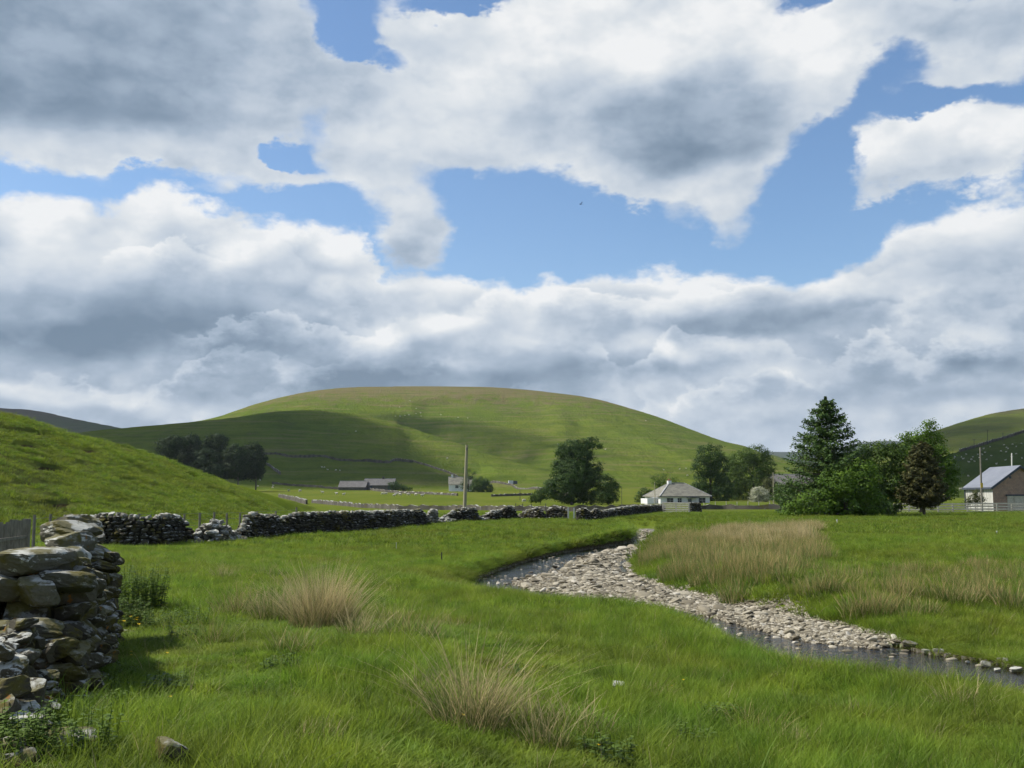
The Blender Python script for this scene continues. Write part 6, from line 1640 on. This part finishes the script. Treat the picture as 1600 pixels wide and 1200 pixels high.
sheep(819, 784.5, 'single sheep lying in the field left of the big open tree', None, .9)

# ---- bird
bx_, by_, bz_ = at(907, 319, 120)
V = np.array([(-.16, 0, 0), (0, .05, .03), (.2, 0, .01), (0, -.05, .03), (0, 0, -.04), (-.02, .38, .12), (.06, .36, .11), (-.02, -.38, .12), (.06, -.36, .11), (.06, .04, .03), (.06, -.04, .03), (.3, .03, 0), (.3, -.03, 0)])
o = np_obj('bird', V, [np.array([(0, 1, 4), (1, 2, 4), (2, 3, 4), (3, 0, 4), (0, 3, 1), (3, 2, 1), (2, 11, 12)]), np.array([(1, 9, 6, 5), (3, 7, 8, 10)])], M['bird']); o.location = (bx_, by_, bz_); o.rotation_euler = (0, 0, R(20)); o.scale = (1.3, 1.3, 1.3)
tag(o, 'tiny dark bird flying high above the hill', 'bird')

# ---- unseen clouds, added outside the frame to cast shadows on the hills
cm, N_ = new_mat('cloud_white')       # thin enough to let part of the sun through
_d = N_.n('ShaderNodeBsdfDiffuse'); _d.inputs[0].default_value = (.88, .89, .90, 1); _t = N_.n('ShaderNodeBsdfTransparent'); _x = N_.n('ShaderNodeMixShader'); _x.inputs[0].default_value = .40
N_.t.links.new(_t.outputs[0], _x.inputs[1]); N_.t.links.new(_d.outputs[0], _x.inputs[2]); N_.t.links.new(_x.outputs[0], N_.n('ShaderNodeOutputMaterial').inputs[0])
def shadow_cloud(rows, height=3800, seed=0):
    """rows (px, py, rx, ry): patches of ground shaded by one cloud; the cloud hangs towards the sun"""
    r = np.random.default_rng(seed); V0, F0 = ico(4); Vs, Fs, of = [], [], 0
    for (px, py, rx, ry) in rows:
        x, y, z = hit(px, py, 200); c = np.array([x, y, z]) + np.array(SUN_DIR) * height
        q = V0 * 1.0; nz = fbm(q[:, 0] * 2 + seed + px, q[:, 1] * 2 + q[:, 2] * 2, 4)
        V = q * (1 + .5 * nz)[:, None] * np.array([rx, ry, min(rx, ry) * .45]) + c
        Vs.append(V); Fs.append(F0 + of); of += len(V)
    o = np_obj('cloud', np.concatenate(Vs), np.concatenate(Fs), cm, smooth=True); tag(o, kind='structure')
    return o
# (x radius, y radius) in metres
shadow_cloud([(190, 700, 130, 190), (300, 690, 120, 200), (420, 690, 100, 200), (500, 690, 80, 170), (330, 740, 110, 60), (470, 735, 100, 50), (570, 733, 80, 45), (640, 738, 60, 32), (240, 665, 130, 110)], seed=3)
shadow_cloud([(640, 656, 42, 26), (690, 662, 45, 26), (740, 672, 45, 26), (790, 685, 45, 26), (840, 697, 45, 24), (890, 710, 40, 22)], seed=21)
shadow_cloud([(1500, 720, 70, 120), (1560, 705, 70, 120), (1620, 700, 80, 120), (1540, 745, 60, 70), (1600, 740, 60, 70)], seed=9)
shadow_cloud([(1440, 690, 120, 180), (1480, 672, 110, 120)], seed=12)
shadow_cloud([(60, 655, 300, 500), (140, 668, 260, 400)], seed=15)

# ---- air
hv, N_ = new_mat('haze')
_v = N_.n('ShaderNodeVolumePrincipled'); _v.inputs['Color'].default_value = (.80, .88, 1.0, 1); _v.inputs['Density'].default_value = 0.000045; _v.inputs['Anisotropy'].default_value = .2
_o = N_.n('ShaderNodeOutputMaterial'); N_.t.links.new(_v.outputs[0], _o.inputs['Volume'])
V, F = box(0, 2000, 150, 34000, 18000, 340)
V[:, 2] = np.where(V[:, 2] < 150, -60, 420)
tag(np_obj('haze', V, F, hv), kind='stuff')
